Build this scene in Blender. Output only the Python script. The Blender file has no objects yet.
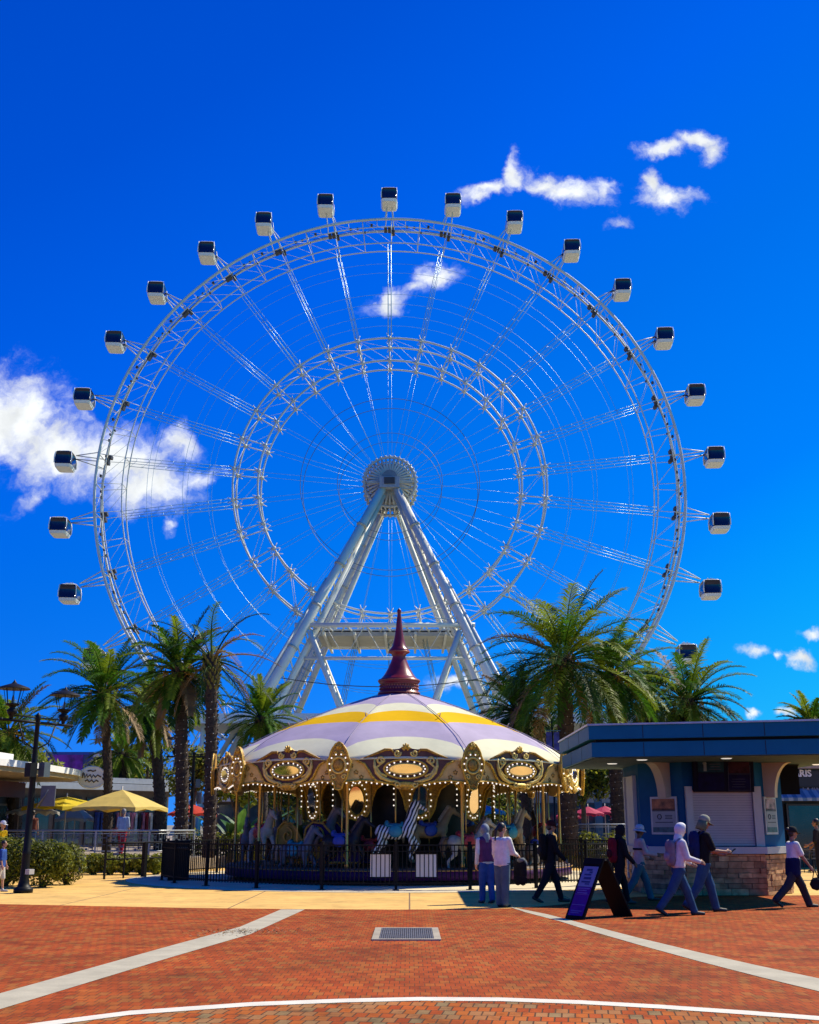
import bpy, bmesh, math, random
import numpy as np
from mathutils import Vector, Matrix, noise
R = math.radians
PI = math.pi
random.seed(7)
SC = bpy.context.scene
COL = SC.collection

# ------------------------------------------------------------------ camera
FOC, PITCH, CAMZ = 1133.0, R(15.44), 1.6
cam_d = bpy.data.cameras.new('camera')
cam = bpy.data.objects.new('camera', cam_d)
COL.objects.link(cam)
cam.location = (0, 0, CAMZ)
cam.rotation_euler = (R(90) + PITCH, 0, 0)
cam_d.sensor_fit = 'VERTICAL'
cam_d.sensor_height = 24.0
cam_d.lens = 24.0 * FOC / 1024.0
cam_d.clip_start = 0.1
cam_d.clip_end = 8000
SC.camera = cam

# ------------------------------------------------------------------ light
SUN_DIR = Vector((0.76, 0.50, 1.0)).normalized()      # towards the sun
SUN_EL = math.asin(SUN_DIR.z)
SUN_AZ = math.atan2(SUN_DIR.x, SUN_DIR.y)
sun_d = bpy.data.lights.new('sun', 'SUN')
sun_d.energy = 4.6
sun_d.angle = R(0.5)
sun_d.color = (1.0, 0.90, 0.72)
sun = bpy.data.objects.new('sun', sun_d)
COL.objects.link(sun)
sun.rotation_euler = SUN_DIR.to_track_quat('Z', 'Y').to_euler()
sun.location = (60, 40, 90)

SC.view_settings.view_transform = 'Standard'
SC.view_settings.look = 'None'
SC.view_settings.exposure = 0.5
SC.view_settings.gamma = 1.0
SC.view_settings.use_curve_mapping = False
SC.cycles.max_bounces = 6
SC.cycles.diffuse_bounces = 2
SC.cycles.glossy_bounces = 3
SC.cycles.transmission_bounces = 4
SC.cycles.transparent_max_bounces = 8
SC.cycles.use_denoising = True
SC.cycles.caustics_reflective = False
SC.cycles.caustics_refractive = False


def pix_uv(px, py):
    """direction of a picture point as (x/y, z/y)"""
    a = (px - 409.5) / FOC
    b = (512 - py) / FOC
    dy = math.cos(PITCH) - b * math.sin(PITCH)
    dz = math.sin(PITCH) + b * math.cos(PITCH)
    return a / dy, dz / dy


def at(px, py, Y):
    u, v = pix_uv(px, py)
    return Vector((u * Y, Y, CAMZ + v * Y))


def gr(px, py, z=0.0):
    u, v = pix_uv(px, py)
    Y = (z - CAMZ) / v
    return Vector((u * Y, Y, z))


# ------------------------------------------------------------------ sky
W = bpy.data.worlds.new('World')
SC.world = W
W.use_nodes = True
nt = W.node_tree
nt.nodes.clear()
N = nt.nodes.new
L = nt.links.new


def wmath(op, a, b=None, c=None):
    n = N('ShaderNodeMath')
    n.operation = op
    for i, v in enumerate((a, b, c)):
        if v is None:
            continue
        if isinstance(v, (int, float)):
            n.inputs[i].default_value = v
        else:
            L(v, n.inputs[i])
    return n.outputs[0]


out = N('ShaderNodeOutputWorld')
bg = N('ShaderNodeBackground')
bg.inputs['Strength'].default_value = 0.071
L(bg.outputs[0], out.inputs[0])
sky = N('ShaderNodeTexSky')
sky.sky_type = 'NISHITA'
sky.sun_disc = False
sky.sun_elevation = SUN_EL
sky.sun_rotation = SUN_AZ
sky.altitude = 0
sky.air_density = 0.85
sky.dust_density = 0.12
sky.ozone_density = 3.0
SKY_GAMMA, SKY_SAT, SKY_VAL = 1.0, 1.55, 1.0
gm = N('ShaderNodeGamma')
gm.inputs[1].default_value = SKY_GAMMA
L(sky.outputs[0], gm.inputs[0])
hs = N('ShaderNodeHueSaturation')
hs.inputs['Saturation'].default_value = SKY_SAT
hs.inputs['Value'].default_value = SKY_VAL
hs.inputs['Hue'].default_value = 0.5
L(gm.outputs[0], hs.inputs['Color'])
tc = N('ShaderNodeTexCoord')
sp = N('ShaderNodeSeparateXYZ')
L(tc.outputs['Generated'], sp.inputs[0])
ysafe = wmath('MAXIMUM', sp.outputs[1], 0.02)
cu = wmath('DIVIDE', sp.outputs[0], ysafe)
cv = wmath('DIVIDE', sp.outputs[2], ysafe)
cuv = N('ShaderNodeCombineXYZ')
L(cu, cuv.inputs[0])
L(cv, cuv.inputs[1])


def wnoise(scale, detail, rough, vec):
    n = N('ShaderNodeTexNoise')
    n.inputs['Scale'].default_value = scale
    n.inputs['Detail'].default_value = detail
    n.inputs['Roughness'].default_value = rough
    L(vec, n.inputs['Vector'])
    return n


wn = wnoise(22, 5, 0.6, cuv.outputs[0])
wsub = N('ShaderNodeVectorMath'); wsub.operation = 'SUBTRACT'
wsub.inputs[1].default_value = (0.5, 0.5, 0.5)
L(wn.outputs['Color'], wsub.inputs[0])
wscl = N('ShaderNodeVectorMath'); wscl.operation = 'SCALE'
wscl.inputs['Scale'].default_value = 0.045
L(wsub.outputs[0], wscl.inputs[0])
wadd = N('ShaderNodeVectorMath'); wadd.operation = 'ADD'
L(cuv.outputs[0], wadd.inputs[0])
L(wscl.outputs[0], wadd.inputs[1])
CLOUDS = [  # picture x, y, half width, half height, tilt (deg), density
    (8, 422, 62, 52, 10, 1.2), (60, 455, 62, 36, -12, 1.25), (120, 460, 62, 32, -8, 1.2), (176, 445, 26, 20, 0, 1.0),
    (150, 490, 56, 26, 6, 1.15), (198, 478, 30, 10, 8, 0.95), (35, 497, 44, 10, 30, 0.55), (75, 420, 30, 20, -20, 0.6), (25, 385, 40, 14, 8, 0.7),
    (390, 299, 30, 10, 16, 1.0), (437, 276, 32, 13, 18, 1.1), (414, 288, 26, 7, 24, 0.9), (455, 268, 12, 6, 30, 0.7), (170, 522, 9, 7, 0, 0.7),
    (487, 191, 32, 9, 14, 0.95), (514, 176, 11, 20, -16, 0.95), (540, 184, 26, 12, -22, 1.0), (566, 193, 44, 14, -8, 1.15), (603, 192, 15, 18, 10, 0.95), (480, 199, 18, 5, 4, 0.7),
    (672, 147, 34, 9, 10, 0.95), (700, 143, 26, 11, -12, 1.1), (711, 154, 13, 13, -40, 0.95), (650, 184, 13, 18, -24, 1.05), (668, 199, 36, 12, -4, 1.15), (688, 195, 9, 6, 20, 0.6),
    (753, 655, 14, 8, -8, 0.95), (772, 658, 6, 6, 0, 0.8), (795, 658, 19, 7, -6, 1.0), (816, 637, 19, 8, -4, 1.0),
    (752, 709, 10, 5, 0, 0.95), (786, 713, 10, 6, 0, 0.95), (455, 678, 36, 9, 12, 1.0), (470, 676, 14, 8, 0, 0.95),
    (625, 222, 16, 7, 20, 0.55)]
mask = None
for (px, py, rx, ry, tilt, dens) in CLOUDS:
    u0, v0 = pix_uv(px, py)
    du = abs(pix_uv(px + rx, py)[0] - u0)
    dv = abs(pix_uv(px, py - ry)[1] - v0)
    mp = N('ShaderNodeMapping')
    mp.vector_type = 'TEXTURE'
    mp.inputs['Location'].default_value = (u0, v0, 0)
    mp.inputs['Rotation'].default_value = (0, 0, R(tilt))
    mp.inputs['Scale'].default_value = (du * 1.25, dv * 1.35, 1)
    L(wadd.outputs[0], mp.inputs[0])
    ln = N('ShaderNodeVectorMath'); ln.operation = 'LENGTH'
    L(mp.outputs[0], ln.inputs[0])
    m = wmath('MULTIPLY', wmath('SUBTRACT', 1.0, ln.outputs['Value']), dens * 1.6)
    mask = m if mask is None else wmath('MAXIMUM', mask, m)
fn = wnoise(33, 12, 0.64, wadd.outputs[0])
mm = wmath('ADD', mask, wmath('MULTIPLY', wmath('SUBTRACT', fn.outputs['Fac'], 0.51), 2.5))
mr = N('ShaderNodeMapRange')
mr.interpolation_type = 'SMOOTHERSTEP'
mr.inputs['From Min'].default_value = 0.02
mr.inputs['From Max'].default_value = 1.75
L(mm, mr.inputs['Value'])
front = wmath('GREATER_THAN', sp.outputs[1], 0.03)
edge = wmath('GREATER_THAN', mask, -0.35)
cf = wmath('MULTIPLY', wmath('MULTIPLY', mr.outputs[0], front), edge)
shn = wnoise(30, 4, 0.5, wadd.outputs[0])
shr = N('ShaderNodeMapRange')
shr.inputs['From Min'].default_value = 0.3
shr.inputs['From Max'].default_value = 0.65
shr.inputs['To Min'].default_value = 0.72
shr.inputs['To Max'].default_value = 1.0
L(shn.outputs['Fac'], shr.inputs['Value'])
cc = N('ShaderNodeVectorMath'); cc.operation = 'SCALE'
cc.inputs[0].default_value = (10.6, 11.0, 11.2)
L(shr.outputs[0], cc.inputs['Scale'])
mixc = N('ShaderNodeMix')
mixc.data_type = 'RGBA'
L(cf, mixc.inputs['Factor'])
tint = N('ShaderNodeValToRGB')          # deeper blue high up and away from the sun
tint.color_ramp.elements[0].position = 0.0
tint.color_ramp.elements[0].color = (0.0, 0.60, 1.0, 1)
tint.color_ramp.elements[1].position = 1.0
tint.color_ramp.elements[1].color = (0.0, 0.045, 0.48, 1)
for q, c_ in ((0.14, (0.0, 0.41, 1.0)), (0.283, (0.0, 0.222, 1.0)), (0.448, (0.0, 0.160, 0.86)), (0.571, (0.0, 0.122, 0.86)), (0.713, (0.0, 0.082, 0.68))):
    e_ = tint.color_ramp.elements.new(q)
    e_.color = (*c_, 1)
L(wmath('MULTIPLY', wmath('ADD', wmath('SUBTRACT', sp.outputs[2], wmath('MULTIPLY', sp.outputs[0], 0.5)), 0.2), 1 / 1.2), tint.inputs[0])
tsc = N('ShaderNodeVectorMath'); tsc.operation = 'SCALE'
tsc.inputs['Scale'].default_value = 10.0
L(tint.outputs[0], tsc.inputs[0])
mixs = N('ShaderNodeMix'); mixs.data_type = 'RGBA'
mixs.inputs['Factor'].default_value = 0.95
L(hs.outputs[0], mixs.inputs['A'])
L(tsc.outputs[0], mixs.inputs['B'])
L(mixs.outputs['Result'], mixc.inputs['A'])
L(cc.outputs[0], mixc.inputs['B'])
L(mixc.outputs['Result'], bg.inputs['Color'])


# ------------------------------------------------------------------ materials
MATS = {}


def M(name, col, rough=0.6, metal=0.0, var=0.18, scale=3.0, bump=0.0, bscale=20.0, emit=0.0, ecol=None,
      spec=0.5, trans=0.0, detail=6, col2=None):
    if name in MATS:
        return MATS[name]
    m = bpy.data.materials.new(name)
    m.use_nodes = True
    t = m.node_tree
    b = t.nodes['Principled BSDF']
    b.inputs['Roughness'].default_value = rough
    b.inputs['Metallic'].default_value = metal
    b.inputs['Specular IOR Level'].default_value = spec
    c = t.nodes.new('ShaderNodeTexCoord')
    n = t.nodes.new('ShaderNodeTexNoise')
    n.inputs['Scale'].default_value = scale
    n.inputs['Detail'].default_value = detail
    n.inputs['Roughness'].default_value = 0.6
    t.links.new(c.outputs['Object'], n.inputs['Vector'])
    r = t.nodes.new('ShaderNodeValToRGB')
    lo = [max(0, x * (1 - var)) for x in col]
    hi = [min(1, x * (1 + var)) for x in (col2 or col)]
    r.color_ramp.elements[0].position = 0.32
    r.color_ramp.elements[0].color = (*lo, 1)
    r.color_ramp.elements[1].position = 0.68
    r.color_ramp.elements[1].color = (*hi, 1)
    t.links.new(n.outputs['Fac'], r.inputs[0])
    t.links.new(r.outputs[0], b.inputs['Base Color'])
    if bump > 0:
        n2 = t.nodes.new('ShaderNodeTexNoise')
        n2.inputs['Scale'].default_value = bscale
        n2.inputs['Detail'].default_value = 5
        t.links.new(c.outputs['Object'], n2.inputs['Vector'])
        bp = t.nodes.new('ShaderNodeBump')
        bp.inputs['Strength'].default_value = bump
        bp.inputs['Distance'].default_value = 0.02
        t.links.new(n2.outputs['Fac'], bp.inputs['Height'])
        t.links.new(bp.outputs[0], b.inputs['Normal'])
    if emit > 0:
        b.inputs['Emission Color'].default_value = (*(ecol or col), 1)
        b.inputs['Emission Strength'].default_value = emit
    if trans > 0:
        tl = t.nodes.new('ShaderNodeBsdfTranslucent')
        t.links.new(r.outputs[0], tl.inputs['Color'])
        mx = t.nodes.new('ShaderNodeMixShader')
        mx.inputs[0].default_value = trans
        o = t.nodes['Material Output']
        t.links.new(b.outputs[0], mx.inputs[1])
        t.links.new(tl.outputs[0], mx.inputs[2])
        t.links.new(mx.outputs[0], o.inputs['Surface'])
    MATS[name] = m
    return m


# ------------------------------------------------------------------ mesh builder
class MB:
    def __init__(s):
        s.v, s.f, s.m, s.s = [], [], [], []

    def add(s, vs, fs, mi=0, smooth=False):
        o = len(s.v)
        s.v.extend([tuple(x) for x in vs])
        for f in fs:
            s.f.append(tuple(i + o for i in f))
            s.m.append(mi)
            s.s.append(smooth)

    def box(s, c, d, rz=0.0, mi=0, mat=None):
        x, y, z = d[0] / 2, d[1] / 2, d[2] / 2
        vs = [Vector(p) for p in ((-x, -y, -z), (x, -y, -z), (x, y, -z), (-x, y, -z), (-x, -y, z), (x, -y, z), (x, y, z), (-x, y, z))]
        if mat is not None:
            vs = [mat @ p for p in vs]
        elif rz:
            mt = Matrix.Rotation(rz, 3, 'Z')
            vs = [mt @ p for p in vs]
        c = Vector(c)
        s.add([p + c for p in vs], [(0, 3, 2, 1), (4, 5, 6, 7), (0, 1, 5, 4), (1, 2, 6, 5), (2, 3, 7, 6), (3, 0, 4, 7)], mi)

    def beam(s, p0, p1, w, h, mi=0, up=(0, 0, 1)):
        p0, p1 = Vector(p0), Vector(p1)
        d = p1 - p0
        z = d.normalized()
        upv = Vector(up)
        if abs(z.dot(upv)) > 0.98:
            upv = Vector((0, 1, 0))
        x = z.cross(upv).normalized()
        y = x.cross(z)
        vs = []
        for p in (p0, p1):
            for a, b in ((-1, -1), (1, -1), (1, 1), (-1, 1)):
                vs.append(p + x * (a * w / 2) + y * (b * h / 2))
        s.add(vs, [(0, 3, 2, 1), (4, 5, 6, 7), (0, 1, 5, 4), (1, 2, 6, 5), (2, 3, 7, 6), (3, 0, 4, 7)], mi)

    def path(s, pts, rad, n=6, mi=0, closed=False, cap=True, smooth=True):
        pts = [Vector(p) for p in pts]
        k = len(pts)
        if isinstance(rad, (int, float)):
            rad = [rad] * k
        tang = []
        for i in range(k):
            if closed:
                d = pts[(i + 1) % k] - pts[i - 1]
            else:
                d = pts[min(i + 1, k - 1)] - pts[max(i - 1, 0)]
            tang.append(d.normalized())
        ref = Vector((0, 0, 1)) if abs(tang[0].z) < 0.9 else Vector((1, 0, 0))
        x = tang[0].cross(ref).normalized()
        vs = []
        for i in range(k):
            t = tang[i]
            x = (x - t * x.dot(t))
            x = x.normalized() if x.length > 1e-6 else t.orthogonal().normalized()
            y = t.cross(x)
            for j in range(n):
                a = 2 * PI * j / n
                vs.append(pts[i] + (x * math.cos(a) + y * math.sin(a)) * rad[i])
        fs = []
        for i in range(k if closed else k - 1):
            i2 = (i + 1) % k
            for j in range(n):
                j2 = (j + 1) % n
                fs.append((i * n + j, i * n + j2, i2 * n + j2, i2 * n + j))
        s.add(vs, fs, mi, smooth)
        if cap and not closed:
            o = len(s.v) - k * n
            s.f.append(tuple(o + j for j in reversed(range(n)))); s.m.append(mi); s.s.append(False)
            s.f.append(tuple(o + (k - 1) * n + j for j in range(n))); s.m.append(mi); s.s.append(False)

    def tube(s, p0, p1, r0, r1=None, n=8, mi=0, smooth=True):
        s.path([p0, p1], [r0, r0 if r1 is None else r1], n, mi, smooth=smooth)

    def lathe(s, prof, n=24, c=(0, 0, 0), mi=0, smooth=True, a0=0.0, a1=2 * PI):
        c = Vector(c)
        full = abs(a1 - a0 - 2 * PI) < 1e-6
        cols = n if full else n + 1
        vs = []
        for (r, z) in prof:
            for j in range(cols):
                a = a0 + (a1 - a0) * j / n
                vs.append(c + Vector((r * math.cos(a), r * math.sin(a), z)))
        fs = []
        for i in range(len(prof) - 1):
            for j in range(n):
                j2 = (j + 1) % cols
                fs.append((i * cols + j, i * cols + j2, (i + 1) * cols + j2, (i + 1) * cols + j))
        s.add(vs, fs, mi, smooth)

    def prism(s, outl, z0, z1, mi=0, mat=None, c=(0, 0, 0)):
        """outline in XY (counter-clockwise) extruded from z0 to z1; mat maps local to world"""
        k = len(outl)
        vs = [Vector((p[0], p[1], z0)) for p in outl] + [Vector((p[0], p[1], z1)) for p in outl]
        if mat is not None:
            vs = [mat @ p for p in vs]
        c = Vector(c)
        vs = [p + c for p in vs]
        fs = [tuple(reversed(range(k))), tuple(range(k, 2 * k))]
        for i in range(k):
            j = (i + 1) % k
            fs.append((i, j, k + j, k + i))
        s.add(vs, fs, mi)

    def ball(s, c, r, n=8, mi=0, rot=None):
        c = Vector(c)
        if isinstance(r, (int, float)):
            r = (r, r, r)
        m = max(4, n // 2 + 1)
        vs = []
        for i in range(1, m):
            th = PI * i / m
            for j in range(n):
                a = 2 * PI * j / n
                p = Vector((r[0] * math.sin(th) * math.cos(a), r[1] * math.sin(th) * math.sin(a), r[2] * math.cos(th)))
                vs.append(p)
        vs.append(Vector((0, 0, r[2])))
        vs.append(Vector((0, 0, -r[2])))
        if rot is not None:
            vs = [rot @ p for p in vs]
        fs = []
        for i in range(m - 2):
            for j in range(n):
                j2 = (j + 1) % n
                fs.append((i * n + j, (i + 1) * n + j, (i + 1) * n + j2, i * n + j2))
        top, bot = len(vs) - 2, len(vs) - 1
        for j in range(n):
            j2 = (j + 1) % n
            fs.append((top, j, j2))
            fs.append((bot, (m - 2) * n + j2, (m - 2) * n + j))
        s.add([p + c for p in vs], fs, mi, True)

    def mesh(s, name, mats):
        me = bpy.data.meshes.new(name)
        me.from_pydata(s.v, [], s.f)
        for m in (mats if isinstance(mats, (list, tuple)) else [mats]):
            me.materials.append(m)
        me.polygons.foreach_set('material_index', s.m)
        me.polygons.foreach_set('use_smooth', s.s)
        me.update()
        return me

    def build(s, name, mats, parent=None, loc=None, rz=None):
        o = bpy.data.objects.new(name, s.mesh(name, mats))
        COL.objects.link(o)
        if parent is not None:
            o.parent = parent
        if loc is not None:
            o.location = loc
        if rz is not None:
            o.rotation_euler[2] = rz
        return o


def tag(o, label, cat, group=None, kind=None):
    if label:
        o['label'] = label
    if cat:
        o['category'] = cat
    if group:
        o['group'] = group
    if kind:
        o['kind'] = kind
    return o


def thing(name, label, cat, loc=(0, 0, 0), rz=0.0, group=None):
    o = bpy.data.objects.new(name, None)
    COL.objects.link(o)
    o.location = loc
    o.rotation_euler = (0, 0, rz)
    o.empty_display_size = 0.2
    return tag(o, label, cat, group)


def part(name, me, parent, loc=None, rot=None):
    o = bpy.data.objects.new(name, me)
    COL.objects.link(o)
    o.parent = parent
    if loc is not None:
        o.location = loc
    if rot is not None:
        o.rotation_euler = rot
    return o


def copy_tree(o, parent=None):
    c = o.copy()
    COL.objects.link(c)
    c.parent = parent
    for ch in list(o.children):
        copy_tree(ch, c)
    return c


def text_mesh(s, size, mat, depth=0.008, align='CENTER', shear=0.0, bold=0.0):
    cu = bpy.data.curves.new('lettering', 'FONT')
    cu.body = s
    cu.size = size
    cu.align_x = align
    cu.align_y = 'CENTER'
    cu.extrude = depth
    cu.shear = shear
    cu.offset = bold
    cu.resolution_u = 3
    o = bpy.data.objects.new('lettering', cu)
    COL.objects.link(o)
    bpy.context.view_layer.update()
    me = bpy.data.meshes.new_from_object(o.evaluated_get(bpy.context.evaluated_depsgraph_get()))
    bpy.data.objects.remove(o)
    bpy.data.curves.remove(cu)
    me.materials.clear()
    me.materials.append(mat)
    return me


def lettering(s, size, mat, parent, loc, rz=0.0, **k):
    """text standing upright, facing -Y before the turn rz"""
    return part('lettering', text_mesh(s, size, mat, **k), parent, loc, (R(90), 0, rz))


UP = Matrix(((1, 0, 0), (0, 0, -1), (0, 1, 0)))      # drawing plane XY -> upright XZ plane, thickness towards -Y
# ================================================================== setting: ground
CX, CY = -0.345, 37.4          # middle of the carousel


def sheet(name, outl, z, mat, kind='structure'):
    b = MB()
    b.add([(p[0], p[1], z) for p in outl], [tuple(range(len(outl)))])
    o = b.build(name, mat)
    o['kind'] = kind
    return o


def strip(name, up, lo, z, mat):
    b = MB()
    k = len(up)
    b.add([(p[0], p[1], z) for p in up] + [(p[0], p[1], z) for p in lo],
          [(i, k + i, k + i + 1, i + 1) for i in range(k - 1)])
    o = b.build(name, mat)
    o['kind'] = 'structure'
    return o


def brick_mat(name, bw, rh, cols, mortar, rot=0.0):
    m = bpy.data.materials.new(name)
    m.use_nodes = True
    t = m.node_tree
    nd, lk = t.nodes.new, t.links.new
    b = t.nodes['Principled BSDF']
    b.inputs['Roughness'].default_value = 0.85
    b.inputs['Specular IOR Level'].default_value = 0.12
    c = nd('ShaderNodeTexCoord')
    mp = nd('ShaderNodeMapping')
    mp.inputs['Rotation'].default_value = (0, 0, rot)
    lk(c.outputs['Object'], mp.inputs[0])
    br = nd('ShaderNodeTexBrick')
    br.offset = 0.5
    br.inputs['Scale'].default_value = 1.0
    br.inputs['Brick Width'].default_value = bw
    br.inputs['Row Height'].default_value = rh
    br.inputs['Mortar Size'].default_value = mortar
    br.inputs['Mortar Smooth'].default_value = 0.3
    br.inputs['Bias'].default_value = 0.0
    br.inputs['Color1'].default_value = (0, 0, 0, 1)
    br.inputs['Color2'].default_value = (1, 1, 1, 1)
    br.inputs['Mortar'].default_value = (0.5, 0.5, 0.5, 1)
    lk(mp.outputs[0], br.inputs['Vector'])
    rp = nd('ShaderNodeValToRGB')
    rp.color_ramp.elements[0].position = 0.0
    rp.color_ramp.elements[0].color = (*cols[0], 1)
    rp.color_ramp.elements[1].position = 1.0
    rp.color_ramp.elements[1].color = (*cols[-1], 1)
    for i, cl in enumerate(cols[1:-1]):
        e = rp.color_ramp.elements.new((i + 1) / (len(cols) - 1))
        e.color = (*cl, 1)
    lk(br.outputs['Color'], rp.inputs[0])
    # broad patches of wear
    n1 = nd('ShaderNodeTexNoise')
    n1.inputs['Scale'].default_value = 0.55
    n1.inputs['Detail'].default_value = 6
    n1.inputs['Roughness'].default_value = 0.65
    lk(c.outputs['Object'], n1.inputs['Vector'])
    r1 = nd('ShaderNodeValToRGB')
    r1.color_ramp.elements[0].position = 0.30
    r1.color_ramp.elements[0].color = (0.50, 0.54, 0.52, 1)
    r1.color_ramp.elements[1].position = 0.72
    r1.color_ramp.elements[1].color = (1.15, 1.06, 1.0, 1)
    lk(n1.outputs['Fac'], r1.inputs[0])
    mu0 = nd('ShaderNodeMix'); mu0.data_type = 'RGBA'; mu0.blend_type = 'MULTIPLY'
    mu0.inputs['Factor'].default_value = 0.9
    lk(rp.outputs[0], mu0.inputs['A'])
    lk(r1.outputs[0], mu0.inputs['B'])
    # spots: gum, drips and dark patches
    n3 = nd('ShaderNodeTexNoise')
    n3.inputs['Scale'].default_value = 2.6
    n3.inputs['Detail'].default_value = 9
    n3.inputs['Roughness'].default_value = 0.75
    lk(c.outputs['Object'], n3.inputs['Vector'])
    r3 = nd('ShaderNodeValToRGB')
    r3.color_ramp.elements[0].position = 0.36
    r3.color_ramp.elements[0].color = (0.42, 0.42, 0.42, 1)
    r3.color_ramp.elements[1].position = 0.50
    r3.color_ramp.elements[1].color = (1.05, 1.05, 1.05, 1)
    lk(n3.outputs['Fac'], r3.inputs[0])
    mu = nd('ShaderNodeMix'); mu.data_type = 'RGBA'; mu.blend_type = 'MULTIPLY'
    mu.inputs['Factor'].default_value = 0.75
    lk(mu0.outputs['Result'], mu.inputs['A'])
    lk(r3.outputs[0], mu.inputs['B'])
    mo = nd('ShaderNodeMix'); mo.data_type = 'RGBA'
    lk(br.outputs['Fac'], mo.inputs['Factor'])
    lk(mu.outputs['Result'], mo.inputs['A'])
    mo.inputs['B'].default_value = (0.10, 0.050, 0.022, 1)
    lk(mo.outputs['Result'], b.inputs['Base Color'])
    bp = nd('ShaderNodeBump')
    bp.inputs['Strength'].default_value = 0.9
    bp.inputs['Distance'].default_value = 0.006
    bp.invert = True
    lk(br.outputs['Fac'], bp.inputs['Height'])
    n2 = nd('ShaderNodeTexNoise')
    n2.inputs['Scale'].default_value = 9
    n2.inputs['Detail'].default_value = 4
    lk(c.outputs['Object'], n2.inputs['Vector'])
    b2 = nd('ShaderNodeBump')
    b2.inputs['Strength'].default_value = 0.35
    b2.inputs['Distance'].default_value = 0.03
    lk(n2.outputs['Fac'], b2.inputs['Height'])
    lk(bp.outputs[0], b2.inputs['Normal'])
    lk(b2.outputs[0], b.inputs['Normal'])
    return m


tan_m = M('tan_concrete', (0.70, 0.43, 0.105), 0.9, var=0.16, scale=0.9, bump=0.15, bscale=40)
_t = tan_m.node_tree
_b = _t.nodes['Principled BSDF']
_src = _b.inputs['Base Color'].links[0].from_socket
_c = _t.nodes.new('ShaderNodeTexCoord')
_k = _t.nodes.new('ShaderNodeTexBrick')
_k.offset = 0.0
for _n, _v in (('Scale', 1.0), ('Brick Width', 3.6), ('Row Height', 3.2), ('Mortar Size', 0.018), ('Mortar Smooth', 0.1)):
    _k.inputs[_n].default_value = _v
_t.links.new(_c.outputs['Object'], _k.inputs['Vector'])
_x = _t.nodes.new('ShaderNodeMix'); _x.data_type = 'RGBA'
_t.links.new(_k.outputs['Fac'], _x.inputs['Factor'])
_n2 = _t.nodes.new('ShaderNodeTexNoise'); _n2.inputs['Scale'].default_value = 2.4; _n2.inputs['Detail'].default_value = 8; _n2.inputs['Roughness'].default_value = 0.7
_t.links.new(_c.outputs['Object'], _n2.inputs['Vector'])
_r2 = _t.nodes.new('ShaderNodeValToRGB')
_r2.color_ramp.elements[0].position = 0.30; _r2.color_ramp.elements[0].color = (0.55, 0.52, 0.5, 1)
_r2.color_ramp.elements[1].position = 0.50; _r2.color_ramp.elements[1].color = (1, 1, 1, 1)
_t.links.new(_n2.outputs['Fac'], _r2.inputs[0])
_y = _t.nodes.new('ShaderNodeMix'); _y.data_type = 'RGBA'; _y.blend_type = 'MULTIPLY'; _y.inputs['Factor'].default_value = 0.7
_t.links.new(_src, _y.inputs['A']); _t.links.new(_r2.outputs[0], _y.inputs['B'])
_t.links.new(_y.outputs['Result'], _x.inputs['A'])
_x.inputs['B'].default_value = (0.20, 0.12, 0.05, 1)
_t.links.new(_x.outputs['Result'], _b.inputs['Base Color'])
pale_m = M('pale_concrete', (0.42, 0.385, 0.265), 0.9, var=0.14, scale=2.5, bump=0.15, bscale=40)
white_m = M('white_band', (0.66, 0.63, 0.50), 0.85, var=0.10, scale=4, bump=0.1, bscale=60)
brick_m = brick_mat('red_pavers', 0.105, 0.215, [(0.32, 0.057, 0.009), (0.41, 0.082, 0.013), (0.375, 0.071, 0.011), (0.43, 0.108, 0.017), (0.35, 0.124, 0.026)], 0.0045)
brick2_m = brick_mat('mixed_pavers', 0.115, 0.23, [(0.36, 0.063, 0.008), (0.46, 0.10, 0.014), (0.45, 0.125, 0.016), (0.40, 0.17, 0.055), (0.26, 0.19, 0.085)], 0.008, R(8))

sheet('ground', [(-3000, -200), (3000, -200), (3000, 5000), (-3000, 5000)], 0.0,
      M('ground_earth', (0.22, 0.20, 0.14), 0.95, var=0.25, scale=0.4))
sheet('walkway', [(-45, 18), (45, 18), (45, 62), (-45, 62)], 0.004, tan_m)
edge = [(-80, 880), (-30, 902.5), (0, 904.5), (100, 906.5), (200, 908.5), (300, 909.5), (400, 910), (470, 909.5), (520, 908.5), (560, 905), (600, 900),
        (640, 897), (700, 896), (760, 896), (819, 895.5), (900, 894)]
brick_top = [gr(*p) for p in edge]
sheet('brick_plaza', [(-16, 2)] + [(14, 2)] + [(p.x, p.y) for p in reversed(brick_top)], 0.008, brick_m)
# pale concrete apron round the carousel fence
b = MB()
K = 72
ri, ro = 0.5, 8.35
vs = []
for r in (ri, ro):
    vs += [(CX + r * math.cos(2 * PI * i / K), CY + r * math.sin(2 * PI * i / K), 0.012) for i in range(K)]
b.add(vs, [(i, (i + 1) % K, K + (i + 1) % K, K + i)[::-1] for i in range(K)])
o = b.build('carousel_apron', M('apron_concrete', (0.66, 0.57, 0.36), 0.9, var=0.14, scale=1.5)); o['kind'] = 'structure'
strip('pavement_band', [gr(*p) for p in ((281, 910), (240, 927.5), (160, 949.5), (0, 994.5), (-60, 1011))],
      [gr(*p) for p in ((305, 910), (250, 935), (170, 958.5), (0, 1010.5), (-60, 1030))], 0.012, pale_m)
strip('pavement_band', [gr(*p) for p in ((508, 907), (548, 915), (590, 926), (640, 939), (700, 953.5), (760, 967), (819, 979.5), (900, 996))],
      [gr(*p) for p in ((526, 913), (560, 922), (590, 931.5), (640, 946), (700, 962.5), (760, 978), (819, 992.5), (900, 1013))], 0.012, pale_m)
arc_up = [(-40, 1034), (20, 1027), (60, 1021.5), (130, 1012.5), (250, 1004), (340, 1000.5), (420, 998.7), (500, 999.2), (580, 1002), (660, 1006.5), (740, 1012), (819, 1018), (880, 1024)]
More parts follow.
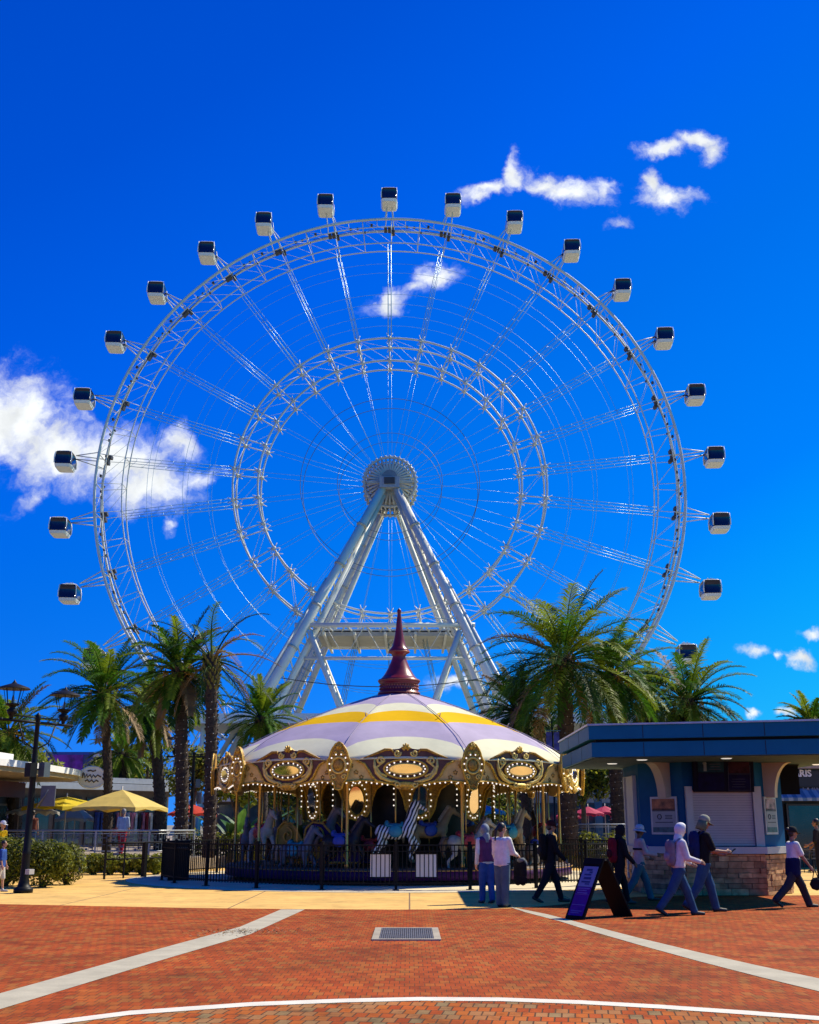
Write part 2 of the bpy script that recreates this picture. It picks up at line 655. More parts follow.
au = [gr(*p) for p in arc_up]
al = [Vector((p.x * 0.985 + 0.01, p.y - 0.235, 0)) for p in au]
sheet('plaza_circle', [(au[0].x, 2.0), (au[-1].x, 2.0)] + [(p.x, p.y - 0.1) for p in reversed(au)], 0.012, brick2_m)
strip('white_ring', au, al, 0.016, white_m)

# dry leaf litter swept against the left band
random.seed(12)
b = MB()
lc = gr(247, 932.5)
for i in range(420):
    x, y = random.gauss(0, .42), random.gauss(0, .30)
    p = Vector((lc.x + x + y * .5, lc.y + y, 0.016 + random.random() * .012))
    a_ = random.uniform(0, 6.28)
    s_ = random.uniform(.008, .028)
    u_ = Vector((math.cos(a_), math.sin(a_), random.uniform(-.4, .4))) * s_
    w_ = Vector((-math.sin(a_), math.cos(a_), random.uniform(-.3, .3))) * s_ * .5
    b.add([p - u_, p - w_, p + u_, p + w_], [(0, 1, 2, 3)], i % 2)
o = b.build('leaf_litter', [M('dry_leaf', (0.10, 0.06, 0.025), 0.9, var=.5), M('dry_leaf_pale', (0.30, 0.20, 0.09), 0.9, var=.4)])
o['kind'] = 'stuff'

# drain grate in the paving
c0 = gr(406.5, 935)
g = thing('drain_grate', 'grey metal drain grate with pale rim set into the red brick paving', 'drain', (c0.x, c0.y, 0.0))
wx, wy = 1.42, 1.95
p1, p2 = gr(374, 929), gr(441, 941)
wx = gr(440, 935).x - gr(374, 935).x
wy = gr(405, 929).y - gr(405, 941).y
rb = MB()
for sx, sy, dx, dy in ((0, 1, wx, .1), (0, -1, wx, .1), (1, 0, .1, wy - .2), (-1, 0, .1, wy - .2)):
    rb.box((sx * (wx / 2 - .05), sy * (wy / 2 - .05), 0.018), (dx, dy, 0.022))
rb.build('rim', M('grate_rim', (0.34, 0.30, 0.21), 0.8), g)
gb = MB()
gb.box((0, 0, 0.012), (wx - .2, wy - .2, 0.006), mi=1)
for i in range(26):
    gb.box((-(wx - .2) / 2 + (i + .5) * (wx - .2) / 26, 0, 0.02), (0.02, wy - .2, 0.012))
for i in range(8):
    gb.box((0, -(wy - .2) / 2 + (i + .5) * (wy - .2) / 8, 0.0195), (wx - .2, 0.03, 0.011))
gb.build('grille', [M('grate_iron', (0.17, 0.17, 0.16), 0.5, 0.6), M('grate_dark', (0.01, 0.01, 0.01), 0.9)], g)

# ================================================================== observation wheel
WY = 201.0
HUB = at(388, 482, WY)
HUB.z -= 0.9
HUB.x += 0.4
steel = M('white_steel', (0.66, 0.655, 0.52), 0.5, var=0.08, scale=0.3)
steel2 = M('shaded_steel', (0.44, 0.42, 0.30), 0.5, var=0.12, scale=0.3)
cable_m = M('cable_steel', (0.26, 0.46, 0.54), 0.35, 0.2, var=0.05)
dark_m = M('dark_gear', (0.05, 0.045, 0.04), 0.6)
wheel = thing('observation_wheel', 'giant white steel observation wheel with closed cabins behind the carousel', 'wheel', (HUB.x, WY, 0))
HZ = HUB.z


def pol(r, a, y):
    """a measured from straight up, clockwise seen from the camera"""
    return Vector((r * math.sin(a), y, HZ + r * math.cos(a)))


def ring(b, r, y, rad, n=120, k=6):
    b.path([pol(r, 2 * PI * i / n, y) for i in range(n)], rad, k, closed=True)


A0 = R(-0.4)
NS = 30
AS = [A0 + 2 * PI * i / NS for i in range(NS)]
b = MB()
RO, RI, DO, DI = 54.0, 49.2, 2.4, 1.7
ring(b, RO, -DO, 0.27, 180, 8)
ring(b, RO, DO, 0.22, 180, 8)
ring(b, RI, -DI, 0.12)
ring(b, RI, DI, 0.12)
ring(b, RO - 1.4, -DO + .5, 0.10, 120)
for i in range(120):
    a = 2 * PI * i / 120
    a2 = 2 * PI * (i + 1) / 120
    if i % 2 == 0:
        b.tube(pol(RO, a, -DO), pol(RO, a, DO), 0.09, n=5)
        b.tube(pol(RI, a, -DI), pol(RI, a, DI), 0.06, n=5)
        for s in (-1, 1):
            b.tube(pol(RO, a, s * DO), pol(RI, a, s * DI), 0.06, n=5)
            b.tube(pol(RO, a, s * DO), pol(RI, 2 * PI * (i + 2) / 120, s * DI), 0.035, n=4)
        b.tube(pol(RO, a, -DO), pol(RO, 2 * PI * (i + 2) / 120, DO), 0.04, n=4)
    # catwalk rungs inside the outer rim
    b.tube(pol(RO - .2, a, -DO), pol(RO - 1.4, a, -DO + .5), 0.06, n=4)
b.build('rim', steel, wheel)
b = MB()
for q in range(8):
    aa = (q - 3.5) * R(12) / 8
    if q in (2, 5):
        continue
    rr = random.uniform(0.16, 0.34)
    b.box(pol(RO - 0.95 + random.uniform(-.4, .4), aa, random.uniform(-1.2, 1.2)) - Vector((0, 0, HZ)), (rr * 1.4, 0.6, rr))
for q in (-1, 0, 1):
    b.box(pol(RO - 1.1 - .3 * abs(q), q * 0.014, q * .6) - Vector((0, 0, HZ)), (0.6, 1.4, 0.55))
b.tube(pol(RO - .9, -R(4.5), 0) - Vector((0, 0, HZ)), pol(RO - .9, R(4.5), 0) - Vector((0, 0, HZ)), 0.06, n=4)
gear_me = b.mesh('drive_gear', dark_m)
for a in AS:
    part('drive_gear', gear_me, wheel, (0, 0, HZ), (0, a, 0))
b = MB()
for r, y, rad in ((28.8, -2.3, .19), (28.8, 2.3, .16), (24.2, -2.3, .19), (24.2, 2.3, .16)):
    ring(b, r, y, rad, 120)
for i, a in enumerate(AS):
    for r in (28.8, 24.2):
        b.tube(pol(r, a, -2.3), pol(r, a, 2.3), 0.11, n=5)
        for y in (-2.3, 2.3):      # node clusters
            p = pol(r, a, y)
            b.ball(p, 0.40, 6)
            for q in range(6):
                qa = a + PI / 6 + q * PI / 3
                b.tube(p, p + Vector((math.sin(qa), 0, math.cos(qa))) * 1.15, 0.12, 0.06, n=4)
    for y in (-2.3, 2.3):
        b.tube(pol(28.8, a, y), pol(24.2, a, y), 0.12, n=5)
        b.tube(pol(28.8, a, y), pol(24.2, AS[(i + 1) % NS], y), 0.035, n=4)
    b.tube(pol(28.8, a, -2.3), pol(28.8, AS[(i + 1) % NS], 2.3), 0.035, n=4)
b.build('bracing_ring', steel, wheel)
b = MB()
for r, y, rad in ((44.6, -1.9, .035), (44.6, 1.9, .03), (38.0, -2.1, .035), (38.0, 2.1, .03), (33.4, -2.2, .03), (33.4, 2.2, .03)):
    ring(b, r, y, rad, 90, 4)
b.build('cable_ring', cable_m, wheel)
b = MB()
for r, rad in ((16.4, .055), (9.6, .045)):
    ring(b, r, -2.6, rad, 90, 4)
    ring(b, r, 2.6, rad, 90, 4)
b.build('cable_ring', M('dark_cable', (0.08, 0.13, 0.16), 0.6), wheel)
b = MB()
for x in (-.3, .3):
    for y0, y1 in ((-DI, -2.3), (DI, 2.3)):
        b.tube((x, y0, HZ + RI), (x, y1, HZ + 28.8), 0.052, n=4)
for k in range(9):
    z0 = HZ + 28.8 + (RI - 28.8) * k / 9
    z1 = HZ + 28.8 + (RI - 28.8) * (k + 1) / 9
    for y in (-2.1, 2.1):
        b.tube((-0.3, y, z0), (0.3, y, z0), 0.035, n=4)
    b.tube((-0.3, -2.1, z0), (-0.3, 2.1, z1), 0.03, n=4)
for x, y in ((-.25, -2.3), (.25, 2.3)):
    b.tube((x, y, HZ + 24.2), (x * 1.4, y * 1.25, HZ + 4.9), 0.03, n=4)
for y in (-2.3, 2.3):
    b.tube((0, y, HZ + 28.8), (0, y, HZ + 24.2), 0.06, n=4)
bm_me = [(x, y, z - HZ) for (x, y, z) in b.v]
b.v = bm_me
sp_me = b.mesh('spoke', cable_m)
for a in AS:
    part('spoke', sp_me, wheel, (0, 0, HZ), (0, a, 0))
# hub
b = MB()
NF = 36
for s in (-1, 1):
    y = s * 3.1
    b.path([pol(4.7, 2 * PI * i / 48, y) for i in range(48)], 0.26, 6, closed=True)
    b.path([pol(3.9, 2 * PI * i / 48, y * .9) for i in range(48)], 0.14, 5, closed=True)
    for i in range(NF):
        a = 2 * PI * i / NF
        b.path([pol(0.9, a, y * 1.28), pol(3.3, a, y * 1.12), pol(4.65, a, y)], [0.30, 0.26, 0.16], 6)
        b.ball(pol(4.95, a, y), 0.22, 6)
for i in range(NF):
    a = 2 * PI * i / NF
    b.tube(pol(4.6, a, -3.1), pol(4.6, a, 3.1), 0.12, n=5)
b.build('hub', M('hub_steel', (0.55, 0.53, 0.42), 0.5, var=.15, scale=.5), wheel)
b = MB()
b.path([(0, -6.2, HZ), (0, 6.2, HZ)], 1.35, 20)
b.path([(0, -2.8, HZ), (0, 2.8, HZ)], 3.6, 28)
b.build('axle', M('axle_grey', (0.22, 0.22, 0.20), 0.5, 0.3), wheel)
b = MB()
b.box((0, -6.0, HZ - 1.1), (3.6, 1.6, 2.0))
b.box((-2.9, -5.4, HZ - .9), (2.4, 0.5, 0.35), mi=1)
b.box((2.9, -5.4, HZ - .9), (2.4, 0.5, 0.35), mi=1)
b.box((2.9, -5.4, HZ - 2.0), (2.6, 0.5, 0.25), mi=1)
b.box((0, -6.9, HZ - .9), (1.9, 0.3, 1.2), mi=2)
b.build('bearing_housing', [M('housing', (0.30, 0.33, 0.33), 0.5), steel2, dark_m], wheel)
# support legs: two A-frames, one before and one behind the wheel
LEGX = 30.5


def leg_pts(sx, sy):
    return Vector((sx * 1.2, sy * 5.6, HZ - 1.9)), Vector((sx * LEGX - (2.6 if sx > 0 else 0), sy * 21.0, 0.0))


for sy in (-1, 1):
    for sx in (-1, 1):
        b = MB()
        p0, p1 = leg_pts(sx, sy)
        d = (p1 - p0)
        off = Vector((sx * 1.0, 0, .5))
        b.path([p0, p0.lerp(p1, .5), p1], [0.72, 0.82, 0.86], 18)
        q0, q1 = p0 + Vector((-sx * .1, -sy * 1.0, -1.2)), p1 + Vector((-sx * 3.6, -sy * 2.0, 0))
        b.path([q0, q1], [0.5, 0.62], 12)
        b.path([p0.lerp(p1, .3) + Vector((sx * .6, 0, .4)), p1 + Vector((sx * 2.2, sy * .5, 0))], [0.3, 0.45], 10)
        for k in range(3, 25):
            t0, t1 = k / 25, (k + 1) / 25
            b.tube(p0.lerp(p1, t0), q0.lerp(q1, t1), 0.14, n=5)
            b.tube(p0.lerp(p1, t1), q0.lerp(q1, t1), 0.12, n=5)
        for k in range(1, 8):
            e = p0.lerp(p1, k / 8)
            dd = d.normalized()
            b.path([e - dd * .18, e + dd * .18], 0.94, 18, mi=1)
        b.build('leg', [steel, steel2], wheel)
# bridge deck between the legs
zb = 34.0


def leg_at(sx, sy, z):
    p0, p1 = leg_pts(sx, sy)
    return p0.lerp(p1, (p0.z - z) / p0.z)


b = MB()
fl, fr = leg_at(-1, -1, zb), leg_at(1, -1, zb)
bl, brr = leg_at(-1, 1, zb), leg_at(1, 1, zb)
b.path([fl, fr], 0.42, 10)
b.path([bl, brr], 0.42, 10)
b.path([fl - Vector((0, 0, 5.6)), fr - Vector((0, 0, 5.6))], 0.3, 8)
for k in range(8):
    t0, t1 = k / 8, (k + 1) / 8
    b.tube(fl.lerp(fr, t0), bl.lerp(brr, t1), 0.16, n=5)
    b.tube(fl.lerp(fr, t1), bl.lerp(brr, t0), 0.16, n=5)
    b.tube(fl.lerp(fr, t0) - Vector((0, 0, 5.6 if k % 2 == 0 else 0)), fl.lerp(fr, t1) - Vector((0, 0, 0 if k % 2 == 0 else 5.6)), 0.05, n=4)
w = fr.x - fl.x
b.path([fl - Vector((1.8, 0, 0)), fl], 0.42, 10)
b.path([fr, fr + Vector((1.8, 0, 0))], 0.42, 10)
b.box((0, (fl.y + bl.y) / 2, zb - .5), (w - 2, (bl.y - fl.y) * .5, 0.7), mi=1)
b.box((0, (fl.y + bl.y) / 2, zb + .25), (w - 2, (bl.y - fl.y) * .5, 0.3), mi=0)
b.path([fl + Vector((0, 0, 1.1)), fr + Vector((0, 0, 1.1))], 0.06, 4)
for k in range(5):
    x = fl.x + 3 + (w - 6) * k / 4
    b.box((x, (fl.y + bl.y) / 2, zb - 1.15), (0.4, (bl.y - fl.y) * .9, 0.5), mi=0)
b.build('bridge', [steel, steel2], wheel)
for sx in (-1, 1):
    for sy in (-1, 1):
        b = MB()
        e = leg_at(sx, sy, zb - 1)
        b.path([e + Vector((-sx * 1.2, 0, 0)), Vector((sx * 2.0, e.y - sy * 2, 6.0))], 0.5, 10)
        b.build('brace', steel, wheel)
b = MB()
pts = []
for k in range(13):
    t = k / 12
    p = leg_at(-1, -1, 25).lerp(leg_at(1, -1, 25), t)
    pts.append(p - Vector((0, 0, 1.6 * (1 - (2 * t - 1) ** 2))))
b.path(pts, 0.07, 4)
b.build('cable', dark_m, wheel)

# cabins
glass_m = M('cabin_glass', (0.008, 0.012, 0.03), 0.08, 0.0, var=0.2, spec=0.6)
shell_m = M('cabin_shell', (0.82, 0.82, 0.72), 0.35, var=0.04)


def sq_section(w, h, z, y, k=20, p=4.5):
    pts = []
    for j in range(k):
        a = 2 * PI * (j + .5) / k
        ca, sa = math.cos(a), math.sin(a)
        pts.append((w * math.copysign(abs(ca) ** (2 / p), ca), y, z + h * math.copysign(abs(sa) ** (2 / p), sa)))
    return pts


def loft(b, secs, mi=0, smooth=True, cap=True):
    k = len(secs[0])
    vs = [p for s_ in secs for p in s_]
    fs = [(i * k + j, i * k + (j + 1) % k, (i + 1) * k + (j + 1) % k, (i + 1) * k + j) for i in range(len(secs) - 1) for j in range(k)]
    b.add(vs, fs, mi, smooth)
    if cap:
        o = len(b.v) - len(vs)
        b.f.append(tuple(o + j for j in range(k))); b.m.append(mi); b.s.append(False)
        b.f.append(tuple(o + (len(secs) - 1) * k + j for j in reversed(range(k)))); b.m.append(mi); b.s.append(False)


b = MB()
# lower tub: horizontal sections from floor to waist (x, y plan)
def plan(w, l, z, k=28, p=6.5):
    pts = []
    for j in range(k):
        a = 2 * PI * (j + .5) / k
        ca, sa = math.cos(a), math.sin(a)
        pts.append((w * math.copysign(abs(ca) ** (2 / p), ca), l * math.copysign(abs(sa) ** (2 / p), sa), z))
    return pts


loft(b, [plan(1.36, 1.98, -1.50), plan(1.48, 2.12, -1.42), plan(1.56, 2.2, -1.10), plan(1.60, 2.26, -0.98)])
loft(b, [plan(1.46, 2.06, 1.42), plan(1.40, 2.0, 1.55), plan(1.15, 1.7, 1.65)])
for sx in (-1, 1):
    for sy in (-1, 1):
        b.path([(sx * 1.53, sy * 2.12, -.8), (sx * 1.56, sy * 2.16, .3), (sx * 1.43, sy * 1.98, 1.45)], 0.10, 5)
cab_me = b.mesh('cabin', shell_m)
b = MB()
loft(b, [plan(1.575, 2.235, -1.0), plan(1.61, 2.26, 0.2), plan(1.47, 2.07, 1.46)])
win_me = b.mesh('window', glass_m)
b = MB()
b.box((0, 0, 1.78), (1.3, 1.9, 0.25))
b.box((0.3, 0.3, 2.05), (0.12, 0.12, 0.5))
b.path([(-1.4, 1.9, 1.4), (-.2, .6, 2.3), (1.4, 1.9, 1.4)], 0.06, 4)
unit_me = b.mesh('roof_unit', M('cabin_roof', (0.45, 0.47, 0.42), 0.5))
RC = 60.5
for a in AS:
    c = part('cabin', cab_me, wheel, pol(RC, a, -1.0) - Vector((0, 0, 1.4)), (0, 0, R(-4) * math.sin(a)))
    part('window', win_me, c)
    part('roof_unit', unit_me, c)
    # mounting arms in the frame of the cabin
    b = MB()
    up = Vector((math.sin(a), 0, math.cos(a)))
    tg = Vector((math.cos(a), 0, -math.sin(a)))
    base = -up * (RC - RO)
    for s in (-1, 1):
        for y in (-1.2, 3.2):
            b.tube(base + tg * (s * 0.9) + Vector((0, y, 1.4)), up * -1.6 + tg * (s * 0.35) + Vector((0, 1.0, 1.4)), 0.10, n=5)
    b.build('mounting_arm', steel, c)
# ================================================================== carousel
carousel = thing('carousel', 'gilded carousel with lavender, white and yellow canopy and a maroon spire', 'carousel', (CX, CY, 0))
PH0 = R(2.5)
NP = 10
RB = 5.85                                     # corner radius of the rounding boards


def cdir(ph):
    """ph measured from the side facing the camera, towards the right"""
    return Vector((math.sin(ph), -math.cos(ph), 0))


lav = M('canopy_lavender', (0.44, 0.37, 0.45), 0.8, var=0.10, scale=1.2, spec=.15, bump=.25, bscale=5)
cwh = M('canopy_white', (0.72, 0.70, 0.44), 0.8, var=0.08, scale=1.2, spec=.15, bump=.25, bscale=5)
cye = M('canopy_yellow', (0.80, 0.46, 0.0), 0.8, var=0.06, scale=1.2, spec=.08, bump=.25, bscale=5)
gold = M('gilt', (0.74, 0.42, 0.035), 0.45, 0.1, var=0.45, scale=14, bump=0.4, bscale=30)
gold_hi = M('gilt_bright', (0.86, 0.60, 0.13), 0.4, 0.1, var=0.25, scale=12)
gold_dk = M('gilt_dark', (0.46, 0.25, 0.022), 0.5, 0.08, var=0.5, scale=16, bump=0.4, bscale=34)
cream = M('board_cream', (0.78, 0.53, 0.14), 0.55, var=0.18, scale=5)
maroon = M('maroon_paint', (0.17, 0.010, 0.020), 0.32, var=0.2, scale=4)
shield_m = M('shield_brown', (0.12, 0.040, 0.018), 0.5, var=0.3, scale=6)
bulb_m = M('bulb_glow', (0.95, 0.92, 0.85), 0.3, var=0.0, emit=0.75, ecol=(1.0, 0.92, 0.80))
mirror_m = M('mirror', (0.86, 0.80, 0.72), 0.06, 1.0, var=0.02)
brass = M('brass', (0.55, 0.36, 0.10), 0.3, 0.7, var=0.1)
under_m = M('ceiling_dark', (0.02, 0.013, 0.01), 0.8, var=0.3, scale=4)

# canopy: colour bands whose borders are scalloped between the ribs
NSUB = 12


def prof(t):
    """t 0 at the eave .. 1 under the spire: (radius, height)"""
    pts = [(0.0, 5.98, 3.28), (0.12, 5.58, 3.62), (0.30, 4.98, 4.02), (0.50, 4.08, 4.46), (0.66, 3.22, 4.82), (0.80, 2.28, 5.18), (0.90, 1.52, 5.44), (1.0, 0.78, 5.66)]
    for (t0, r0, z0), (t1, r1, z1) in zip(pts, pts[1:]):
        if t <= t1 + 1e-9:
            q = (t - t0) / (t1 - t0)
            return r0 + (r1 - r0) * q, z0 + (z1 - z0) * q
    return pts[-1][1:]


borders = [  # (t at the rib, t at mid panel), colour above
    ((0.0, 0.035), 1), ((0.135, 0.345), 0), ((0.50, 0.585), 2), ((0.645, 0.735), 1), ((0.77, 0.84), 0), ((1.0, 1.0), None)]
b = MB()
COLS = NP * NSUB
rows, band = [], []
for k in range(len(borders) - 1):
    steps = 5 if k < 3 else 3
    for s_ in range(steps):
        rows.append((k, s_ / steps))
        band.append(borders[k][1])
rows.append((len(borders) - 2, 1.0))
grid = []
for (k, q) in rows:
    line = []
    for c in range(COLS):
        f = (c % NSUB) / NSUB
        ar = math.sin(PI * f) ** 0.62
        ta = borders[k][0][0] + (borders[k][0][1] - borders[k][0][0]) * ar
        tb = borders[k + 1][0][0] + (borders[k + 1][0][1] - borders[k + 1][0][0]) * ar
        t = ta + (tb - ta) * q
        r, z = prof(t)
        sag = math.sin(PI * f) * 0.10 * math.sin(PI * min(1, t * 1.1))
        rr = r * (.55 + .45 * math.cos(PI / NP) / math.cos((f - .5) * 2 * PI / NP)) * .988
        ph = PH0 + (c / NSUB + .5) * 2 * PI / NP
        line.append(cdir(ph) * rr + Vector((0, 0, z - sag)))
    grid.append(line)
vs = [p for l_ in grid for p in l_]
for i in range(len(grid) - 1):
    fs = [(i * COLS + c, i * COLS + (c + 1) % COLS, (i + 1) * COLS + (c + 1) % COLS, (i + 1) * COLS + c) for c in range(COLS)]
    o0 = len(b.v) if i == 0 else 0
    if i == 0:
        b.add(vs, [])
    for f in fs:
        b.f.append(f); b.m.append(band[i]); b.s.append(True)
cano = b.build('canopy', [lav, cwh, cye], carousel)
sol = cano.modifiers.new('thickness', 'SOLIDIFY'); sol.thickness = 0.02; sol.offset = -1
b = MB()
for k in range(NP):                       # seam hooks on the yellow band
    ph = PH0 + (k + .5) * 2 * PI / NP
    r, z = prof(0.60)
    p = cdir(ph) * r + Vector((0, 0, z + .02))
    b.tube(p, p + Vector((0, 0, .10)) + cdir(ph) * .06, 0.02, 0.012, 5)
    pts = [cdir(ph) * (prof(t)[0] + .008) + Vector((0, 0, prof(t)[1] + .012)) for t in (0.02, .12, .3, .5, .66, .8, .9, 1.0)]
    b.path(pts, 0.010, 5)
b.build('canopy_seams', M('seam_grey', (0.30, 0.26, 0.32), 0.7), carousel)

# spire
sp_o = MB()
sp_o.lathe([(0.80, 5.76), (0.68, 5.86), (0.68, 5.95), (0.63, 5.97), (0.62, 6.20), (0.65, 6.22), (0.68, 6.26), (0.68, 6.33), (0.60, 6.36), (0.50, 6.47), (0.37, 6.68), (0.26, 6.92),
            (0.21, 7.06), (0.25, 7.13), (0.33, 7.17), (0.35, 7.23), (0.30, 7.29), (0.225, 7.38), (0.165, 7.60), (0.11, 7.95), (0.08, 8.25), (0.055, 8.42), (0.07, 8.47), (0.07, 8.52), (0.02, 8.58), (0.001, 8.60)], 32)
sp_o.v = [(x, y, 8.60 - (8.60 - z) * 1.06) for (x, y, z) in sp_o.v]
spire = sp_o.build('spire', maroon, carousel)
b = MB()
for i in range(44):
    a = 2 * PI * i / 44
    for zz, s_ in ((6.04, 0), (6.13, .5)):
        a2 = a + s_ * 2 * PI / 44
        b.ball((0.63 * math.cos(a2), 0.63 * math.sin(a2), zz), 0.03, 5)
spt = M('spire_trim', (0.32, 0.11, 0.06), 0.4, 0.3)
b.v = [(x, y, 8.60 - (8.60 - z) * 1.06) for (x, y, z) in b.v]
b.build('spire_beads', spt, spire)
for z_, r_ in ((6.295, .685), (5.905, .685), (7.20, .345)):
    b = MB()
    z_ = 8.60 - (8.60 - z_) * 1.06
    b.path([(r_ * math.cos(2 * PI * i / 40), r_ * math.sin(2 * PI * i / 40), z_) for i in range(40)], 0.018, 5, closed=True)
    b.build('spire_ring', spt, spire)

# rounding boards: local frame u (right), -Y outwards, z up
APO = RB * math.cos(PI / NP)
HWID = RB * math.sin(PI / NP)
BT = Matrix(((1, 0, 0), (0, 0, -1), (0, 1, 0)))     # (u, w, out) -> local


def mir(half):
    return [(-u, w) for (u, w) in half] + [(u, w) for (u, w) in reversed(half) if abs(u) > 1e-6]


def ell(a, c, w0, n, ph=0.0):
    return [(a * math.cos(2 * PI * (i + ph) / n), w0 + c * math.sin(2 * PI * (i + ph) / n)) for i in range(n)]


def scroll(b, u0, w0, r0, turns, a_start, sgn, rad, out, mi=0, tail=None, grow=0.0):
    pts = []
    n = int(18 * turns) + 4
    for i in range(n):
        q = i / (n - 1)
        a = a_start + sgn * q * turns * 2 * PI
        r = r0 * (0.18 + 0.82 * q)
        pts.append(BT @ Vector((u0 + r * math.cos(a), w0 + r * math.sin(a), out)))
    if tail:
        for t_ in tail:
            pts.append(BT @ Vector((t_[0], t_[1], out)))
    b.path(pts, rad, 5, mi)


# outline of one board, listed clockwise on the left half from bottom centre up to the top centre
half = [(0.0, 2.53), (0.22, 2.55), (0.36, 2.66), (0.70, 2.70), (0.95, 2.745), (1.25, 2.76), (1.55, 2.73), (HWID - .004, 2.69), (HWID - .004, 3.34), (1.30, 3.345), (1.05, 3.40), (0.80, 3.50),
        (0.58, 3.60), (0.40, 3.62), (0.24, 3.60), (0.12, 3.66), (0.0, 3.74)]
outl = [(u, w) for (u, w) in half] + [(-u, w) for (u, w) in reversed(half[1:-1])]
b = MB()
b.prism(outl, -0.05, 0.0, 0, BT)
board_me = b.mesh('rounding_board', [cream])
# dark shield behind the medallion
b = MB()
hs_ = [(0.0, 2.62), (0.45, 2.68), (0.78, 2.745), (0.92, 2.90), (1.0, 3.05), (1.12, 3.22), (1.34, 3.30), (1.33, 3.335), (1.05, 3.38), (0.80, 3.475), (0.58, 3.575), (0.40, 3.60), (0.12, 3.63), (0.0, 3.70)]
sh = hs_ + [(-u, w) for (u, w) in reversed(hs_[1:-1])]
b.prism(sh, 0.003, 0.035, 0, BT)
shield_me = b.mesh('shield', [shield_m])
# gilded scrollwork
b = MB()
for s_ in (-1, 1):
    b.path([BT @ Vector((s_ * u, w, .045)) for (u, w) in ((1.33, 3.30), (1.14, 3.22), (1.02, 3.05), (0.94, 2.90), (0.80, 2.76), (0.50, 2.69), (0.20, 2.64))], [0.025, .03, .034, .036, .034, .03, .02], 5)
    b.path([BT @ Vector((s_ * u, w, .05)) for (u, w) in ((0.86, 3.40), (0.86, 3.16), (0.80, 2.98), (0.66, 2.84), (0.44, 2.76), (0.22, 2.74))], [0.02, .05, .06, .06, .05, .025], 6, mi=1)
    scroll(b, s_ * 0.70, 3.30, 0.115, 1.25, R(90), s_, 0.034, .06, 1, tail=[(s_ * 0.80, 3.12), (s_ * 0.70, 2.96), (s_ * 0.52, 2.88)])
    scroll(b, s_ * 0.235, 3.50, 0.10, 1.3, R(-90), -s_, 0.030, .06, 1)
    b.path([BT @ Vector((s_ * u, w, .05)) for (u, w) in ((1.15, 3.37), (0.80, 3.50), (0.58, 3.595), (0.40, 3.60), (.34, 3.52))], [0.02, .035, .04, .035, .02], 5, mi=2)
    b.path([BT @ Vector((s_ * u, w, .03)) for (u, w) in ((HWID, 3.335), (1.30, 3.335), (1.1, 3.37))], 0.022, 5, mi=2)
    b.path([BT @ Vector((s_ * u, w, .03)) for (u, w) in ((HWID, 2.70), (1.55, 2.74), (1.25, 2.77), (0.95, 2.755), (0.70, 2.715), (0.36, 2.68))], 0.03, 5)
    for (u, w) in ((1.50, 3.17), (1.36, 2.99), (1.62, 2.97), (1.22, 2.86)):         # fleurons
        for q in range(5):
            a = R(90) + q * 2 * PI / 5
            c_ = BT @ Vector((s_ * u + .045 * math.cos(a), w + .045 * math.sin(a), .008))
            b.ball(c_, (.026, .012, .026), 5, mi=2)
# crest palmette and bottom boss
for q in range(5):
    a = R(90 + (q - 2) * 34)
    b.path([BT @ Vector((0.03 * math.cos(a), 3.58 + .03 * math.sin(a), .05)), BT @ Vector((0.13 * math.cos(a), 3.60 + .17 * math.sin(a), .06))], [0.035, 0.028], 5, mi=0)
b.ball(BT @ Vector((0, 2.66, .06)), (0.30, 0.06, 0.085), 8)
b.ball(BT @ Vector((0, 2.60, .06)), (0.17, 0.05, 0.08), 8, mi=2)
for s_ in (-1, 1):
    scroll(b, s_ * 0.24, 2.66, 0.085, 1.1, R(0), s_, 0.026, .09, 1)
b.path([BT @ Vector((u, w, .055)) for (u, w) in ell(0.60, 0.255, 3.08, 32)], 0.030, 5, mi=0, closed=True)
b.path([BT @ Vector((u, w, .06)) for (u, w) in ell(0.455, 0.145, 3.08, 32)], 0.020, 5, mi=1, closed=True)
scroll_me = b.mesh('scrollwork', [gold, gold_hi, gold_dk])
b = MB()
tl = Matrix.Rotation(R(15), 3, 'X')
b.prism(ell(0.44, 0.137, 0.0, 32), 0.0, 0.02, 0, tl @ BT, c=BT @ Vector((0, 3.08, .075)))
mir_me = b.mesh('mirror', [mirror_m])
b = MB()
for (u, w) in ell(0.525, 0.20, 3.08, 17):
    b.ball(BT @ Vector((u, w, .075)), 0.024, 6)
bm_pts = []
for s_ in (-1, 1):
    for (ua, wa, ub, wb, n_) in ((1.62, 2.70, 1.25, 2.725, 3), (1.08, 2.72, 0.50, 2.655, 5)):
        for i in range(n_):
            q = i / (n_ - 1)
            bm_pts.append((s_ * (ua + (ub - ua) * q), wa + (wb - wa) * q))
for (u, w) in bm_pts:
    b.ball(BT @ Vector((u, w, .05)), 0.023, 6)
wire_m = M('bulb_wire', (0.10, 0.06, 0.02), 0.6)
b.path([BT @ Vector((u, w, .07)) for (u, w) in ell(0.525, 0.20, 3.08, 34)], .006, 4, mi=1, closed=True)
b.path([BT @ Vector((u, w, .045)) for (u, w) in sorted(bm_pts)], .006, 4, mi=1)
b.path([BT @ Vector((0, w, .055)) for w in (2.66, 2.8, 2.88)], .006, 4, mi=1)
bulb_me = b.mesh('bulbs', [bulb_m, wire_m])

